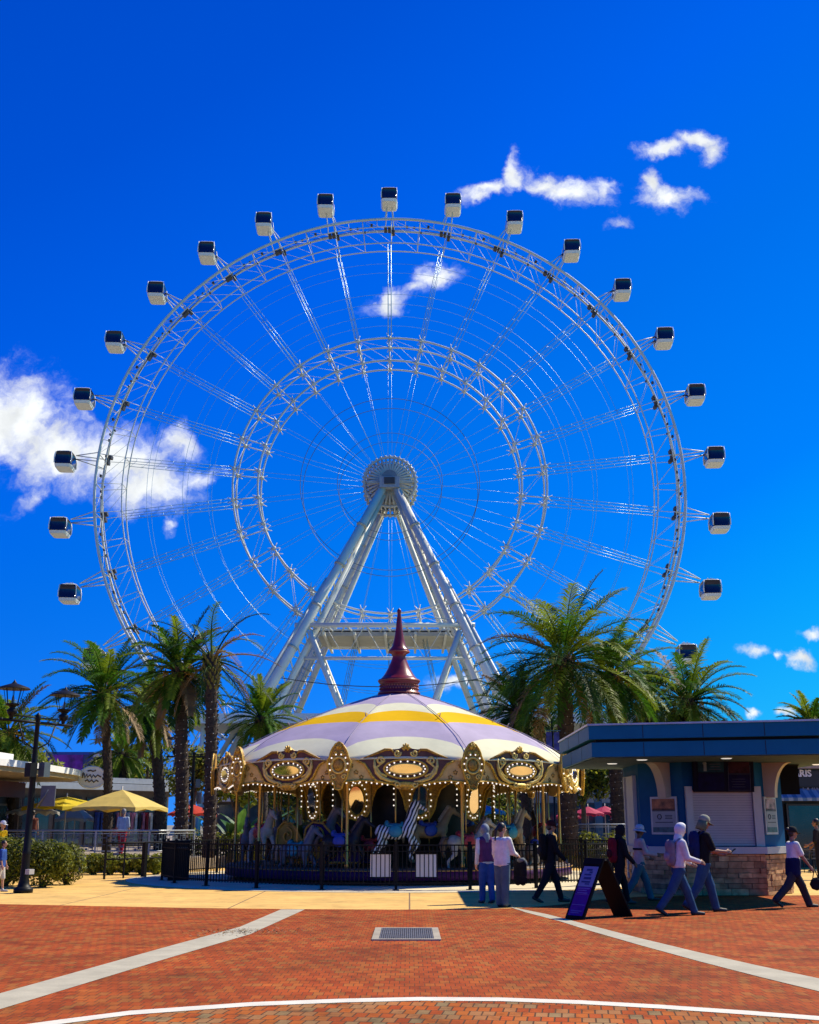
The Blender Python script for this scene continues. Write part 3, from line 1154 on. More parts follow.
# corner pilaster ornament
b = MB()
ph_ = [(0.0, 2.52), (0.10, 2.55), (0.13, 2.70), (0.22, 2.80), (0.27, 2.98), (0.33, 3.12), (0.34, 3.28), (0.27, 3.40), (0.24, 3.52), (0.19, 3.62), (0.10, 3.74), (0.0, 3.80)]
po = ph_ + [(-u, w) for (u, w) in reversed(ph_[1:-1])]
b.prism(po, 0.0, 0.075, 0, BT)
b.path([BT @ Vector((u, w, .085)) for (u, w) in po], 0.026, 5, mi=1, closed=True)
b.path([BT @ Vector((u, w, .09)) for (u, w) in ell(0.20, 0.21, 3.17, 24)], 0.03, 6, mi=2, closed=True)
b.ball(BT @ Vector((0, 3.17, .08)), (0.15, 0.06, 0.16), 10, mi=0)
for s_ in (-1, 1):
    scroll(b, s_ * 0.15, 2.86, 0.075, 1.2, R(90), -s_, 0.022, .09, 2)
    scroll(b, s_ * 0.10, 3.50, 0.07, 1.2, R(-90), s_, 0.022, .09, 1)
    scroll(b, s_ * 0.07, 2.66, 0.055, 1.0, R(90), -s_, 0.018, .09, 0)
for q in range(5):
    a = R(90 + (q - 2) * 30)
    b.path([BT @ Vector((0.02 * math.cos(a), 3.60 + .02 * math.sin(a), .085)), BT @ Vector((0.10 * math.cos(a), 3.62 + .16 * math.sin(a), .10))], [0.03, 0.022], 5, mi=1)
pil_me = b.mesh('pilaster', [gold_dk, gold, gold_hi])
b = MB()
for i in range(8):
    a = R(-25 + i * 230 / 7)
    b.ball(BT @ Vector((0.265 * math.cos(a), 3.17 + 0.30 * math.sin(a), .11)), 0.024, 6)
b.path([BT @ Vector((0.265 * math.cos(R(-25 + i * 10)), 3.17 + .30 * math.sin(R(-25 + i * 10)), .105)) for i in range(24)], .006, 4, mi=1)
pbulb_me = b.mesh('bulbs', [bulb_m, wire_m])
for k in range(NP):
    ph = PH0 + k * 2 * PI / NP
    p = cdir(ph) * APO
    o = part('rounding_board', board_me, carousel, (p.x, p.y, 0), (0, 0, ph))
    part('shield', shield_me, o)
    part('scrollwork', scroll_me, o)
    part('mirror', mir_me, o)
    part('bulbs', bulb_me, o)
    ph += PI / NP
    p = cdir(ph) * (RB + .01)
    o = part('pilaster', pil_me, carousel, (p.x, p.y, 0), (0, 0, ph))
    part('bulbs', pbulb_me, o)

# ceiling, sweeps, inner drum
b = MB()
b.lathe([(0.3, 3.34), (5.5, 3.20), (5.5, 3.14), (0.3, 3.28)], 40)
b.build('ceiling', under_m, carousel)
b = MB()
for k in range(20):
    ph = PH0 + k * PI / 10
    d = cdir(ph)
    b.path([d * 1.2 + Vector((0, 0, 3.05)), d * 3.2 + Vector((0, 0, 3.10)), d * 5.4 + Vector((0, 0, 2.95))], [0.05, 0.07, 0.04], 6)
    t = Vector((-d.y, d.x, 0))
    for j in range(4):
        q = d * (2.6 + j * .7)
        b.path([q + Vector((0, 0, 3.06)), q + t * .25 + Vector((0, 0, 2.88)), q + t * .5 + Vector((0, 0, 3.06))], 0.022, 5)
b.build('sweep', gold_dk, carousel)
b = MB()
for k in range(20):
    ph = PH0 + k * PI / 10
    d = cdir(ph)
    for j in range(9):
        r = 1.6 + j * .45
        b.ball(d * r + Vector((0, 0, 2.99 - .03 * (j % 2))), 0.030, 5)
b.build('sweep_bulbs', bulb_m, carousel)
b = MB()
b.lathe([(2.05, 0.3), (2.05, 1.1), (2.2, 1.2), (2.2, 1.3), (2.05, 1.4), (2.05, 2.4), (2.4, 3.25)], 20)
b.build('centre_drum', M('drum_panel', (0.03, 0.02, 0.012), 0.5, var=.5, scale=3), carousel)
# inner shield ring with oval mirrors framed in bulbs
b = MB()
inn = [(0.0, 1.72), (0.30, 1.80), (0.44, 2.05), (0.50, 2.35), (0.62, 2.62), (0.95, 2.84), (0.95, 3.15), (0, 3.15)]
io = inn + [(-u, w) for (u, w) in reversed(inn[1:-1])]
b.prism(io, -0.04, 0.0, 0, BT)
b.path([BT @ Vector((u, w, .02)) for (u, w) in io], 0.03, 5, mi=1, closed=True)
b.path([BT @ Vector((u, w, .03)) for (u, w) in ell(0.26, 0.42, 2.30, 24)], 0.035, 5, mi=1, closed=True)
inner_me = b.mesh('inner_shield', [gold_dk, gold])
b = MB()
b.prism(ell(0.24, 0.40, 0, 24), 0.0, 0.015, 0, Matrix.Rotation(R(8), 3, 'X') @ BT, c=BT @ Vector((0, 2.30, .075)))
imir_me = b.mesh('mirror', [mirror_m])
b = MB()
for (u, w) in ell(0.33, 0.50, 2.30, 18):
    b.ball(BT @ Vector((u, w, .05)), 0.024, 6)
for q in range(6):
    b.ball(BT @ Vector((-.80, 2.95 - q * .16, .05)), 0.024, 5)
b.path([BT @ Vector((u, w, .045)) for (u, w) in ell(0.33, 0.50, 2.30, 30)], .006, 4, mi=1, closed=True)
b.path([BT @ Vector((-.80, 2.95, .045)), BT @ Vector((-.80, 2.1, .045)), BT @ Vector((-.33, 2.3, .045))], .006, 4, mi=1)
ibulb_me = b.mesh('bulbs', [bulb_m, wire_m])
for k in range(NP):
    ph = PH0 + (k + .28) * 2 * PI / NP
    p = cdir(ph) * 3.0
    o = part('inner_shield', inner_me, carousel, (p.x, p.y, 0), (0, 0, ph))
    part('mirror', imir_me, o)
    part('bulbs', ibulb_me, o)

# turning platform
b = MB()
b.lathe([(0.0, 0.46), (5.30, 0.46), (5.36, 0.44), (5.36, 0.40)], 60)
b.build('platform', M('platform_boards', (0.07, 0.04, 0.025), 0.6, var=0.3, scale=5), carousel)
b = MB()
b.lathe([(5.34, 0.42), (5.40, 0.40), (5.42, 0.16), (5.36, 0.14), (5.0, 0.14)], 60)
b.lathe([(5.435, 0.41), (5.45, 0.39), (5.435, 0.385)], 60, mi=1)
b.build('platform_rim', [M('rim_purple', (0.045, 0.006, 0.065), 0.5, var=0.35, scale=0.5, spec=.2), gold_dk], carousel)
b = MB()
b.lathe([(4.7, 0.0), (4.7, 0.15)], 50)
b.build('plinth', M('plinth_dark', (0.03, 0.03, 0.035), 0.8), carousel)
for k in range(NP):                     # outer columns under the pilasters
    b = MB()
    ph = PH0 + (k + .5) * 2 * PI / NP
    d = cdir(ph) * 5.15
    b.lathe([(0.05, 0.46), (0.07, 0.50), (0.045, 0.6), (0.04, 2.6), (0.06, 2.66), (0.05, 3.2)], 10, c=d)
    b.build('column', brass, carousel)


# ---- carved animals on brass poles
def capsule(b, p0, p1, r0, r1=None, n=10, mi=0):
    p0, p1 = Vector(p0), Vector(p1)
    r1 = r0 if r1 is None else r1
    d = p1 - p0
    if d.length < 1e-5:
        b.ball(p0, r0, n)
        return
    z = d.normalized()
    x = z.orthogonal().normalized()
    y = z.cross(x)
    rings = []
    for q in (-80, -50, -20):
        rings.append((p0 + z * (r0 * math.sin(R(q))), r0 * math.cos(R(q))))
    for q in (20, 50, 80):
        rings.append((p1 + z * (r1 * math.sin(R(q))), r1 * math.cos(R(q))))
    vs = [c + (x * math.cos(2 * PI * j / n) + y * math.sin(2 * PI * j / n)) * r for (c, r) in rings for j in range(n)]
    fs = [(i * n + j, i * n + (j + 1) % n, (i + 1) * n + (j + 1) % n, (i + 1) * n + j) for i in range(len(rings) - 1) for j in range(n)]
    fs.append(tuple(reversed(range(n))))
    fs.append(tuple((len(rings) - 1) * n + j for j in range(n)))
    b.add(vs, fs, mi, True)


def fuse(b, name, mats, voxel=0.02, smooth=3):
    """one continuous skin over overlapping volumes"""
    me = b.mesh(name + '_raw', [])
    o = bpy.data.objects.new(name + '_raw', me)
    COL.objects.link(o)
    rm = o.modifiers.new('remesh', 'REMESH')
    rm.mode = 'VOXEL'
    rm.voxel_size = voxel
    sm = o.modifiers.new('smooth', 'SMOOTH')
    sm.iterations = smooth
    sm.factor = 0.5
    bpy.context.view_layer.update()
    dg = bpy.context.evaluated_depsgraph_get()
    m2 = bpy.data.meshes.new_from_object(o.evaluated_get(dg))
    m2.name = name
    bpy.data.objects.remove(o)
    bpy.data.meshes.remove(me)
    m2.materials.clear()
    for m in (mats if isinstance(mats, (list, tuple)) else [mats]):
        m2.materials.append(m)
    m2.polygons.foreach_set('use_smooth', [True] * len(m2.polygons))
    return m2


def horse_body(neck=1.0, nt=1.0):
    """facing +X; back at z 0, about 1.35 m long"""
    b = MB()
    capsule(b, (-0.38, 0, -0.16), (0.02, 0, -0.20), 0.205, 0.195)
    capsule(b, (0.02, 0, -0.20), (0.36, 0, -0.12), 0.19, 0.20)
    nx, nz = 0.62 - .1 * (nt > 1), 0.36 * neck
    capsule(b, (0.38, 0, -0.05), (nx, 0, nz), 0.165 * nt, 0.095 * nt)
    capsule(b, (nx, 0, nz), (nx + 0.10, 0, nz + .05), 0.105, 0.09)
    capsule(b, (nx + 0.08, 0, nz + .03), (nx + 0.33, 0, nz - 0.12), 0.085, 0.05)
    for s in (-1, 1):
        capsule(b, (nx + .01, s * .05, nz + .09), (nx + .02, s * .065, nz + .20), 0.032, 0.012, 6)
        # hind leg: thigh forward to the knee, hock back, cannon, hoof
        fx = 0.08 if s > 0 else -0.05
        capsule(b, (-0.42, s * .11, -.20), (-0.36 + fx, s * .13, -.48), 0.13, 0.075)
        capsule(b, (-0.36 + fx, s * .13, -.48), (-0.58 + fx, s * .13, -.68), 0.07, 0.045)
        capsule(b, (-0.58 + fx, s * .13, -.68), (-0.56 + fx, s * .13, -.94), 0.042, 0.034)
        capsule(b, (-0.56 + fx, s * .13, -.94), (-0.50 + fx, s * .13, -1.0), 0.045, 0.05, 8)
        # fore leg
        gx = 0.16 if s > 0 else -0.02
        capsule(b, (0.38, s * .11, -.20), (0.46 + gx, s * .12, -.52), 0.10, 0.055)
        capsule(b, (0.46 + gx, s * .12, -.52), (0.40 + gx * .2, s * .12, -.78), 0.05, 0.036)
        capsule(b, (0.40 + gx * .2, s * .12, -.78), (0.43 + gx * .2, s * .12, -.87), 0.04, 0.045, 8)
    return b


def stripe_mat():
    m = bpy.data.materials.new('zebra_stripes')
    m.use_nodes = True
    t = m.node_tree
    bs = t.nodes['Principled BSDF']
    bs.inputs['Roughness'].default_value = 0.35
    c = t.nodes.new('ShaderNodeTexCoord')
    mp = t.nodes.new('ShaderNodeMapping')
    mp.inputs['Rotation'].default_value = (0, R(-24), 0)
    wv = t.nodes.new('ShaderNodeTexWave')
    wv.wave_type = 'BANDS'
    wv.bands_direction = 'X'
    wv.inputs['Scale'].default_value = 3.4
    wv.inputs['Distortion'].default_value = 2.6
    wv.inputs['Detail'].default_value = 1.0
    wv.inputs['Detail Scale'].default_value = 1.2
    r = t.nodes.new('ShaderNodeValToRGB')
    r.color_ramp.elements[0].position = 0.46
    r.color_ramp.elements[0].color = (0.012, 0.012, 0.014, 1)
    r.color_ramp.elements[1].position = 0.54
    r.color_ramp.elements[1].color = (0.80, 0.78, 0.72, 1)
    t.links.new(c.outputs['Object'], mp.inputs[0])
    t.links.new(mp.outputs[0], wv.inputs[0])
    t.links.new(wv.outputs['Fac'], r.inputs[0])
    t.links.new(r.outputs[0], bs.inputs['Base Color'])
    return m


def hmat(name, col):
    return M(name, col, 0.45, var=0.15, scale=6, spec=.25)


horse_me = {}
for nm, col in (('white', (0.40, 0.36, 0.28)), ('cream', (0.36, 0.25, 0.12)), ('grey', (0.14, 0.14, 0.15)), ('brown', (0.12, 0.05, 0.02)), ('dark', (0.025, 0.02, 0.02))):
    if not horse_me:
        base_me = fuse(horse_body(), 'carousel_horse', hmat('horse_' + nm, col), 0.022)
        horse_me[nm] = base_me
    else:
        m2 = base_me.copy()
        m2.materials.clear()
        m2.materials.append(hmat('horse_' + nm, col))
        horse_me[nm] = m2
zebra_me = fuse(horse_body(1.5, 1.35), 'carousel_zebra', stripe_mat(), 0.022)
b = MB()
b.ball((-.03, 0, 0.0), (0.30, 0.215, 0.07), 10)
b.ball((-.24, 0, 0.05), (0.07, 0.15, 0.10), 8)
b.ball((.18, 0, 0.03), (0.05, 0.09, 0.09), 8)
for s in (-1, 1):
    b.ball((0.0, s * .205, -.15), (0.20, 0.03, 0.17), 8)
sad_me = {}
for nm, col in (('teal', (0.02, 0.24, 0.30)), ('red', (0.35, 0.02, 0.03)), ('blue', (0.03, 0.07, 0.36)), ('gold', (0.5, 0.28, 0.05))):
    sad_me[nm] = b.mesh('saddle', M('saddle_' + nm, col, 0.4, var=.2, scale=9))
b = MB()
for i in range(9):
    q = i / 8
    b.ball((0.36 + .24 * q - .03, 0, 0.13 + .34 * q), (0.075, 0.045, 0.085), 6)
tb = MB()
tb.path([(-.56, 0, -.05), (-.70, 0, -.06), (-.78, 0, -.22), (-.76, 0, -.50)], [0.04, .07, .08, .02], 6)
mane_me = b.mesh('mane', M('mane_dark', (0.10, 0.055, 0.03), 0.6, var=.4, scale=10))
mane2_me = b.mesh('mane', M('mane_pale', (0.34, 0.28, 0.18), 0.6, var=.3, scale=10))
tail_me = tb.mesh('tail', MATS['mane_dark'])
tail2_me = tb.mesh('tail', MATS['mane_pale'])
b = MB()
b.tube((0, 0, -1.05), (0, 0, 1.95), 0.024, n=8)
pole_me = b.mesh('pole', brass)
random.seed(5)


def ride(ph, r, z, me, sad, mane=None, name='horse', turn=0.0):
    p = cdir(ph) * r
    o = part(name, me, carousel, (p.x, p.y, z), (0, 0, ph + turn))
    part('saddle', sad_me[sad], o)
    if mane:
        part('mane', mane, o)
        part('tail', tail_me if mane is mane_me else tail2_me, o)
    part('pole', pole_me, o)
    return o


ride(R(-0.5), 4.75, 1.58, zebra_me, 'teal', None, 'zebra')
cols_ = ['white', 'cream', 'white', 'brown', 'grey', 'white', 'cream', 'dark', 'brown', 'grey', 'white', 'grey', 'dark']
sads_ = ['red', 'teal', 'blue', 'gold', 'red']
for i, d in enumerate((24, 42, 61, 82, 104, 128, 160, 195, 240, 276, 302, 323, 341)):
    ride(R(d), 4.75, 1.30 + .28 * math.sin(i * 2.1), horse_me[cols_[i]], sads_[i % 5], mane2_me if i % 2 else mane_me)
for i in range(14):
    d = 14 + i * 360 / 14
    ride(R(d), 3.75, 1.35 + .25 * math.cos(i * 2.6), horse_me[cols_[(i * 3 + 1) % 11]], sads_[(i + 2) % 5], mane_me if i % 2 else mane2_me)


# two chariots at the left front: a purple shell back and a yellow scrolled side
def chariot(ph, r, body, trim, name):
    p = cdir(ph) * r
    b = MB()
    out_ = [(-.80, .0), (.80, .0), (.86, .22), (.70, .42), (.42, .40), (.10, .50), (-.12, .80), (-.38, 1.06), (-.70, 1.10), (-.92, .92), (-.98, .60), (-.90, .25)]
    for s in (-1, 1):
        b.prism(out_, 0.0, 0.05, 0, UP, c=(0, s * .42 + .025, .12))
    b.box((-.72, 0, .66), (.10, .80, .95))
    b.box((-.25, 0, .50), (.75, .80, .10))
    b.box((.05, 0, .14), (1.5, .80, .06))
    o = b.build(name, body, carousel, (p.x, p.y, .46), ph)
    b = MB()
    for s in (-1, 1):
        b.path([UP @ Vector((x, z, 0)) + Vector((0, s * .47, .12)) for (x, z) in out_], 0.035, 5, closed=True)
        for (x, z, rr) in ((-.55, .72, .24), (.38, .22, .15), (-.10, .25, .17), (-.62, .28, .14)):
            pts = []
            for i in range(18):
                a = i / 17 * 2 * PI * 1.25
                q = rr * (.2 + .8 * i / 17)
                pts.append(Vector((x + q * math.cos(a), s * .48, .12 + z + q * math.sin(a))))
            b.path(pts, 0.03, 5)
    b.build('scroll_trim', trim, o)
    return o


chariot(R(-23), 4.05, M('chariot_purple', (0.022, 0.006, 0.085), 0.5, spec=.2, var=.2, scale=3), gold_dk, 'chariot')
chariot(R(-37), 4.1, M('chariot_yellow', (0.26, 0.18, 0.03), 0.5, spec=.2, var=.4, scale=5), gold_dk, 'chariot')
chariot(R(150), 4.5, MATS['chariot_purple'], gold_hi, 'chariot')

# ================================================================== railing round the carousel
iron = M('black_iron', (0.007, 0.007, 0.008), 0.6, var=0.2, spec=0.15)
FR = 7.3
fence = thing('carousel_fence', 'black iron picket fence ringing the carousel', 'fence', (CX, CY, 0))
NF_ = 24
hw = FR * math.sin(PI / NF_)
b = MB()
npk = 17
b.box((0, 0, 1.10), (2 * hw - .05, .045, .035))
b.box((0, 0, 0.95), (2 * hw - .05, .03, .025))
b.box((0, 0, 0.17), (2 * hw - .05, .04, .035))
for i in range(npk):
    x = -hw + (i + .5) * 2 * hw / npk
    b.box((x, 0, 0.62), (.022, .022, .99))
panel_me = b.mesh('picket_panel', iron)
b = MB()
b.box((0, 0, .58), (.07, .07, 1.16))
b.box((0, 0, 1.175), (.085, .085, .03))
b.box((0, 0, .016), (.16, .16, .015))
post_me = b.mesh('post', iron)
for k in range(NF_):
    ph = (k + .5) * 2 * PI / NF_
    p = cdir(ph) * (FR * math.cos(PI / NF_))
    part('picket_panel', panel_me, fence, (p.x, p.y, 0), (0, 0, ph))
    p = cdir(k * 2 * PI / NF_ ) * FR
    part('post', post_me, fence, (p.x, p.y, 0), (0, 0, k * 2 * PI / NF_))
# white notice boards fixed to the inside of the railing
for (px, lab) in ((380.5, 'blank white notice board behind the carousel railing, under the zebra'), (426, 'blank white notice board behind the carousel railing, right of the zebra')):
    p = at(px, 866, CY - FR + .17)
    b = MB()
    b.box((0, 0, 0), (0.52, 0.02, 0.60))
    b.box((0, -.012, 0.29), (0.54, 0.012, 0.03), mi=1)
    b.box((0, -.012, -.29), (0.54, 0.012, 0.03), mi=1)
    o = b.build('notice_board', [M('notice_white', (0.80, 0.78, 0.74), 0.5, var=.03), iron], None, (p.x, p.y, 0.60))
    tag(o, lab, 'notice board', 'notice boards on the carousel railing')
# ================================================================== ticket kiosk
KX, KY = 7.44, 30.0
kblue = M('kiosk_blue', (0.002, 0.078, 0.195), 0.6, var=0.10, scale=2, spec=.15)
kblue2 = M('fascia_blue', (0.002, 0.135, 0.235), 0.55, var=0.08, scale=1.5, spec=.2)
ktrim = M('kiosk_white', (0.46, 0.46, 0.44), 0.5, var=0.06)
kiosk = thing('ticket_kiosk', 'blue ticket kiosk with white roller shutter, flat blue roof and stone base', 'kiosk', (KX, KY, 0))


def kpoly(off):
    """kiosk outline pushed outwards by off, counter-clockwise"""
    base = [Vector(p) for p in ((-1.76, -1.12), (-0.88, -2.0), (0.87, -2.0), (1.76, -1.12), (1.76, 0.9), (-1.76, 0.9))]
    n = len(base)
    out_ = []
    for i in range(n):
        p0, p1, p2 = base[i - 1], base[i], base[(i + 1) % n]
        d0, d1 = (p1 - p0).normalized(), (p2 - p1).normalized()
        n0, n1 = Vector((d0.y, -d0.x)), Vector((d1.y, -d1.x))
        m = (n0 + n1).normalized()
        out_.append(tuple(p1 + m * (off / max(.3, m.dot(n0)))))
    return out_


b = MB(); b.prism(kpoly(0), 1.0, 3.42)
b.build('wall', kblue, kiosk)


def stone_mat():
    m = bpy.data.materials.new('ledge_stone')
    m.use_nodes = True
    t = m.node_tree
    nd, lk = t.nodes.new, t.links.new
    bs = t.nodes['Principled BSDF']
    bs.inputs['Roughness'].default_value = 0.85
    c = nd('ShaderNodeTexCoord')
    nz = nd('ShaderNodeTexNoise'); nz.inputs['Scale'].default_value = 6; nz.inputs['Detail'].default_value = 5
    lk(c.outputs['Object'], nz.inputs['Vector'])
    rp = nd('ShaderNodeValToRGB')
    rp.color_ramp.elements[0].position = 0.3
    rp.color_ramp.elements[0].color = (0.36, 0.19, 0.08, 1)
    rp.color_ramp.elements[1].position = 0.7
    rp.color_ramp.elements[1].color = (0.80, 0.50, 0.25, 1)
    lk(nz.outputs['Fac'], rp.inputs[0])
    oi = nd('ShaderNodeNewGeometry')
    r2 = nd('ShaderNodeValToRGB')
    r2.color_ramp.elements[0].color = (0.50, 0.40, 0.36, 1)
    r2.color_ramp.elements[1].color = (1.2, 1.1, 0.95, 1)
    lk(oi.outputs['Random Per Island'], r2.inputs[0])
    mu = nd('ShaderNodeMix'); mu.data_type = 'RGBA'; mu.blend_type = 'MULTIPLY'; mu.inputs['Factor'].default_value = 1
    lk(rp.outputs[0], mu.inputs['A']); lk(r2.outputs[0], mu.inputs['B'])
    lk(mu.outputs['Result'], bs.inputs['Base Color'])
    bp = nd('ShaderNodeBump'); bp.inputs['Strength'].default_value = 0.6; bp.inputs['Distance'].default_value = 0.02
    lk(nz.outputs['Fac'], bp.inputs['Height']); lk(bp.outputs[0], bs.inputs['Normal'])
    return m


stone_m = stone_mat()
random.seed(3)
b = MB()
def front_only(poly):
    return [(max(-1.80, min(1.84, x)), y) for x, y in poly]


kp = front_only(kpoly(0.15))
b.prism([(x * .97, y * .97) for x, y in kp], 0.0, 0.93, 1)
for i in range(len(kp)):
    p, q = Vector(kp[i]), Vector(kp[(i + 1) % len(kp)])
    if i == 4:
        continue
    d = (q - p)
    ln = d.length
    d.normalize()
    ang = math.atan2(d.y, d.x)
    z = 0.012
    row = 0
    while z < 0.92:
        h = random.choice((0.09, 0.12, 0.15, 0.11))
        h = min(h, 0.935 - z)
        x = 0.0
        while x < ln - 0.02:
            w_ = min(random.uniform(0.18, 0.55), ln - x)
            if ln - x - w_ < .1:
                w_ = ln - x
            o_ = random.uniform(-.025, .018)
            cpt = p + d * (x + w_ / 2) + Vector((d.y, -d.x)) * (o_ - .02)
            b.box((cpt.x, cpt.y, z + h / 2), (w_ - .010, .07, h - .010), ang)
            x += w_
        z += h
b.build('stone_base', [stone_m, M('stone_joint', (0.06, 0.05, 0.04), 0.9)], kiosk)
b = MB(); b.prism([(max(-1.86, min(1.90, x)), y) for x, y in kpoly(0.24)], 0.945, 1.10)
b.build('counter', ktrim, kiosk)
# roof: two stepped fascias and a soffit
RPW = [(4.07, 26.15), (8.94, 24.87), (10.45, 26.3), (10.45, 32.2), (4.1, 31.6)]
RP = [Vector((x - KX, y - KY)) for x, y in RPW]


def inset(poly, off):
    n = len(poly)
    o_ = []
    for i in range(n):
        p0, p1, p2 = poly[i - 1], poly[i], poly[(i + 1) % n]
        d0, d1 = (p1 - p0).normalized(), (p2 - p1).normalized()
        n0, n1 = Vector((d0.y, -d0.x)), Vector((d1.y, -d1.x))
        m = (n0 + n1).normalized()
        o_.append(tuple(p1 + m * (off / max(.3, m.dot(n0)))))
    return o_


b = MB()
b.prism(inset(RP, 0.0), 3.47, 3.78)
b.prism(inset(RP, -0.18), 3.40, 3.475, 1)
b.prism(inset(RP, -0.06), 3.08, 3.402)
b.prism(inset(RP, 0.03), 3.775, 3.815, 2)
b.prism(inset(RP, -0.14), 3.06, 3.083, 3)
b.build('roof', [kblue2, M('roof_gap', (0.006, 0.008, 0.012), 0.8), M('roof_edge', (0.46, 0.50, 0.52), 0.4, 0.3), M('soffit', (0.05, 0.10, 0.13), 0.8, spec=.2)], kiosk)
b = MB()
for (i0, i1, ts) in ((0, 1, (.24, .5, .76)), (1, 2, (.5,)), (4, 0, (.35, .7))):
    p_, q_ = RP[i0], RP[i1]
    d_ = (q_ - p_).normalized()
    n_ = Vector((d_.y, -d_.x))
    for t_ in ts:
        for (z_, h_, off) in ((3.625, .29, .0), (3.24, .30, -.06)):
            c_ = p_.lerp(q_, t_) + n_ * (off - .002)
            b.box((c_.x, c_.y, z_), (.014, .012, h_), math.atan2(d_.y, d_.x))
    b.build('fascia_joint', MATS['roof_gap'], kiosk)
    b = MB()
for (x, y) in ((5.4, 26.9), (5.0, 28.6), (7.2, 26.3), (9.9, 27.2), (10.2, 29.0)):
    b = MB()
    b.lathe([(0.0, 3.045), (0.10, 3.045), (0.13, 3.06)], 14, c=(x - KX, y - KY, 0))
    b.build('downlight', M('downlight_glass', (0.85, 0.83, 0.75), 0.3, emit=0.5), kiosk)
# roller shutter in its white jambs
b = MB()
for i in range(22):
    z = 1.12 + (i + .5) * (1.28 / 22)
    b.box((0.04, -2.04, z), (1.42, .035, 1.28 / 22 - .010))
    b.box((0.04, -2.03, z + .028), (1.42, .02, .012), mi=1)
sh_o = b.build('roller_shutter', [M('shutter_white', (0.46, 0.42, 0.42), 0.5, spec=.3, var=.04), M('shutter_joint', (0.25, 0.23, 0.24), 0.6)], kiosk)
for (x, w_) in ((-.76, .16), (.86, .20)):
    b = MB()
    b.box((x, -2.06, 1.80), (w_, .12, 1.38))
    b.build('shutter_jamb', ktrim, kiosk)
mb_ = Matrix.Rotation(R(8), 3, 'X')
b = MB()
b.box((0.06, -2.20, 2.76), (1.44, .10, .80), mat=mb_)
menu = b.build('menu_board', M('menu_navy', (0.004, 0.004, 0.018), 0.6, var=.1, spec=.1), kiosk)
b = MB()


def mpt(x, z):
    return Vector((0.06, -2.20, 2.76)) + mb_ @ Vector((x, -.056, z))


scr = [M('screen_teal', (0.006, 0.035, 0.06), 0.6, spec=.1, var=.5, scale=5), M('screen_violet', (0.004, 0.003, 0.035), 0.6, spec=.1, var=.5, scale=4), M('screen_line', (0.05, 0.055, 0.09), 0.6, spec=.1), M('screen_figure', (0.16, 0.21, 0.24), 0.6, spec=.1), M('screen_red', (0.03, 0.010, 0.018), 0.6, spec=.1, var=.6, scale=8)]
b.box(mpt(-.30, .19), (.62, .008, .26), mat=mb_)
b.box(mpt(-.30, -.16), (.62, .008, .38), mi=1, mat=mb_)
b.box(mpt(.37, .17), (.50, .008, .26), mi=4, mat=mb_)
b.box(mpt(.37, -.17), (.50, .008, .34), mi=1, mat=mb_)
for (x, z, w_, h_) in ((.37, .02, .54, .012), (.11, -.08, .012, .60), (.63, -.08, .012, .60), (.37, -.36, .54, .012), (-.20, .25, .26, .018), (-.20, .13, .30, .014), (-.20, .19, .22, .02),
                       (.35, -.10, .30, .012), (.35, -.16, .34, .012), (.35, -.22, .28, .012), (.35, -.28, .32, .012)):
    b.box(mpt(x, z) + Vector((0, -.006, 0)), (w_, .006, h_), mi=2, mat=mb_)
b.box(mpt(-.44, .17) + Vector((0, -.006, 0)), (.07, .006, .17), mi=3, mat=mb_)
b.ball(mpt(-.45, .27) + Vector((0, -.006, 0)), (.05, .006, .04), 8, mi=3)
b.build('menu_panels', scr, menu)


# framed posters on the two slanting walls
def poster(mid, ang, w_, h_, kind):
    n_ = Vector((math.sin(ang), -math.cos(ang), 0))
    t_ = Vector((math.cos(ang), math.sin(ang), 0))
    o = part('poster', None, kiosk)
    bpy.data.objects.remove(o)
    b = MB()
    b.box((0, -.02, 0), (w_, .04, h_))
    p = b.build('poster', M('poster_frame', (0.42, 0.44, 0.44), 0.4), kiosk, mid + n_ * .003, ang)
    b = MB()
    iw, ih = w_ - .10, h_ - .10
    b.box((0, -.044, 0), (iw, .006, ih), mi=0)
    b.box((0, -.0485, ih / 2 - ih * .17), (iw, .004, ih * .34), mi=1 if kind else 2)
    b.box((0, -.0485, ih / 2 - ih * .335), (iw, .004, ih * .08), mi=3)
    b.box((0, -.0485, -ih / 2 + ih * .075), (iw, .004, ih * .15), mi=4)
    b.path([Vector((-.10 * w_ / .6 + .055 * math.cos(q * PI / 8), -.049, -.03 + .055 * math.sin(q * PI / 8))) for q in range(16)], .012, 5, closed=True, mi=3)
    for (x, z, ww) in ((.11, 0.0, .16), (.11, -.035, .15), (.11, -.07, .16), (0, -.16, .40)):
        b.box((x * w_ / .6, -.0485, z), (ww * w_ / .6, .004, .02), mi=3)
    b.build('print', [M('poster_white', (0.26, 0.29, 0.30), 0.5, var=.05), M('poster_sunset', (0.28, 0.10, 0.035), 0.5, var=.75, scale=5), M('poster_town', (0.28, 0.19, 0.20), 0.5, var=.8, scale=6),
                      M('poster_ink', (0.04, 0.05, 0.07), 0.5, var=.4, scale=8), M('poster_sea', (0.015, 0.11, 0.13), 0.5, var=.5, scale=7)], p)


poster(Vector((-1.26, -1.62, 1.82)), R(-45), 0.74, 0.88, True)
poster(Vector((1.28, -1.59, 1.82)), R(45), 0.58, 0.88, False)


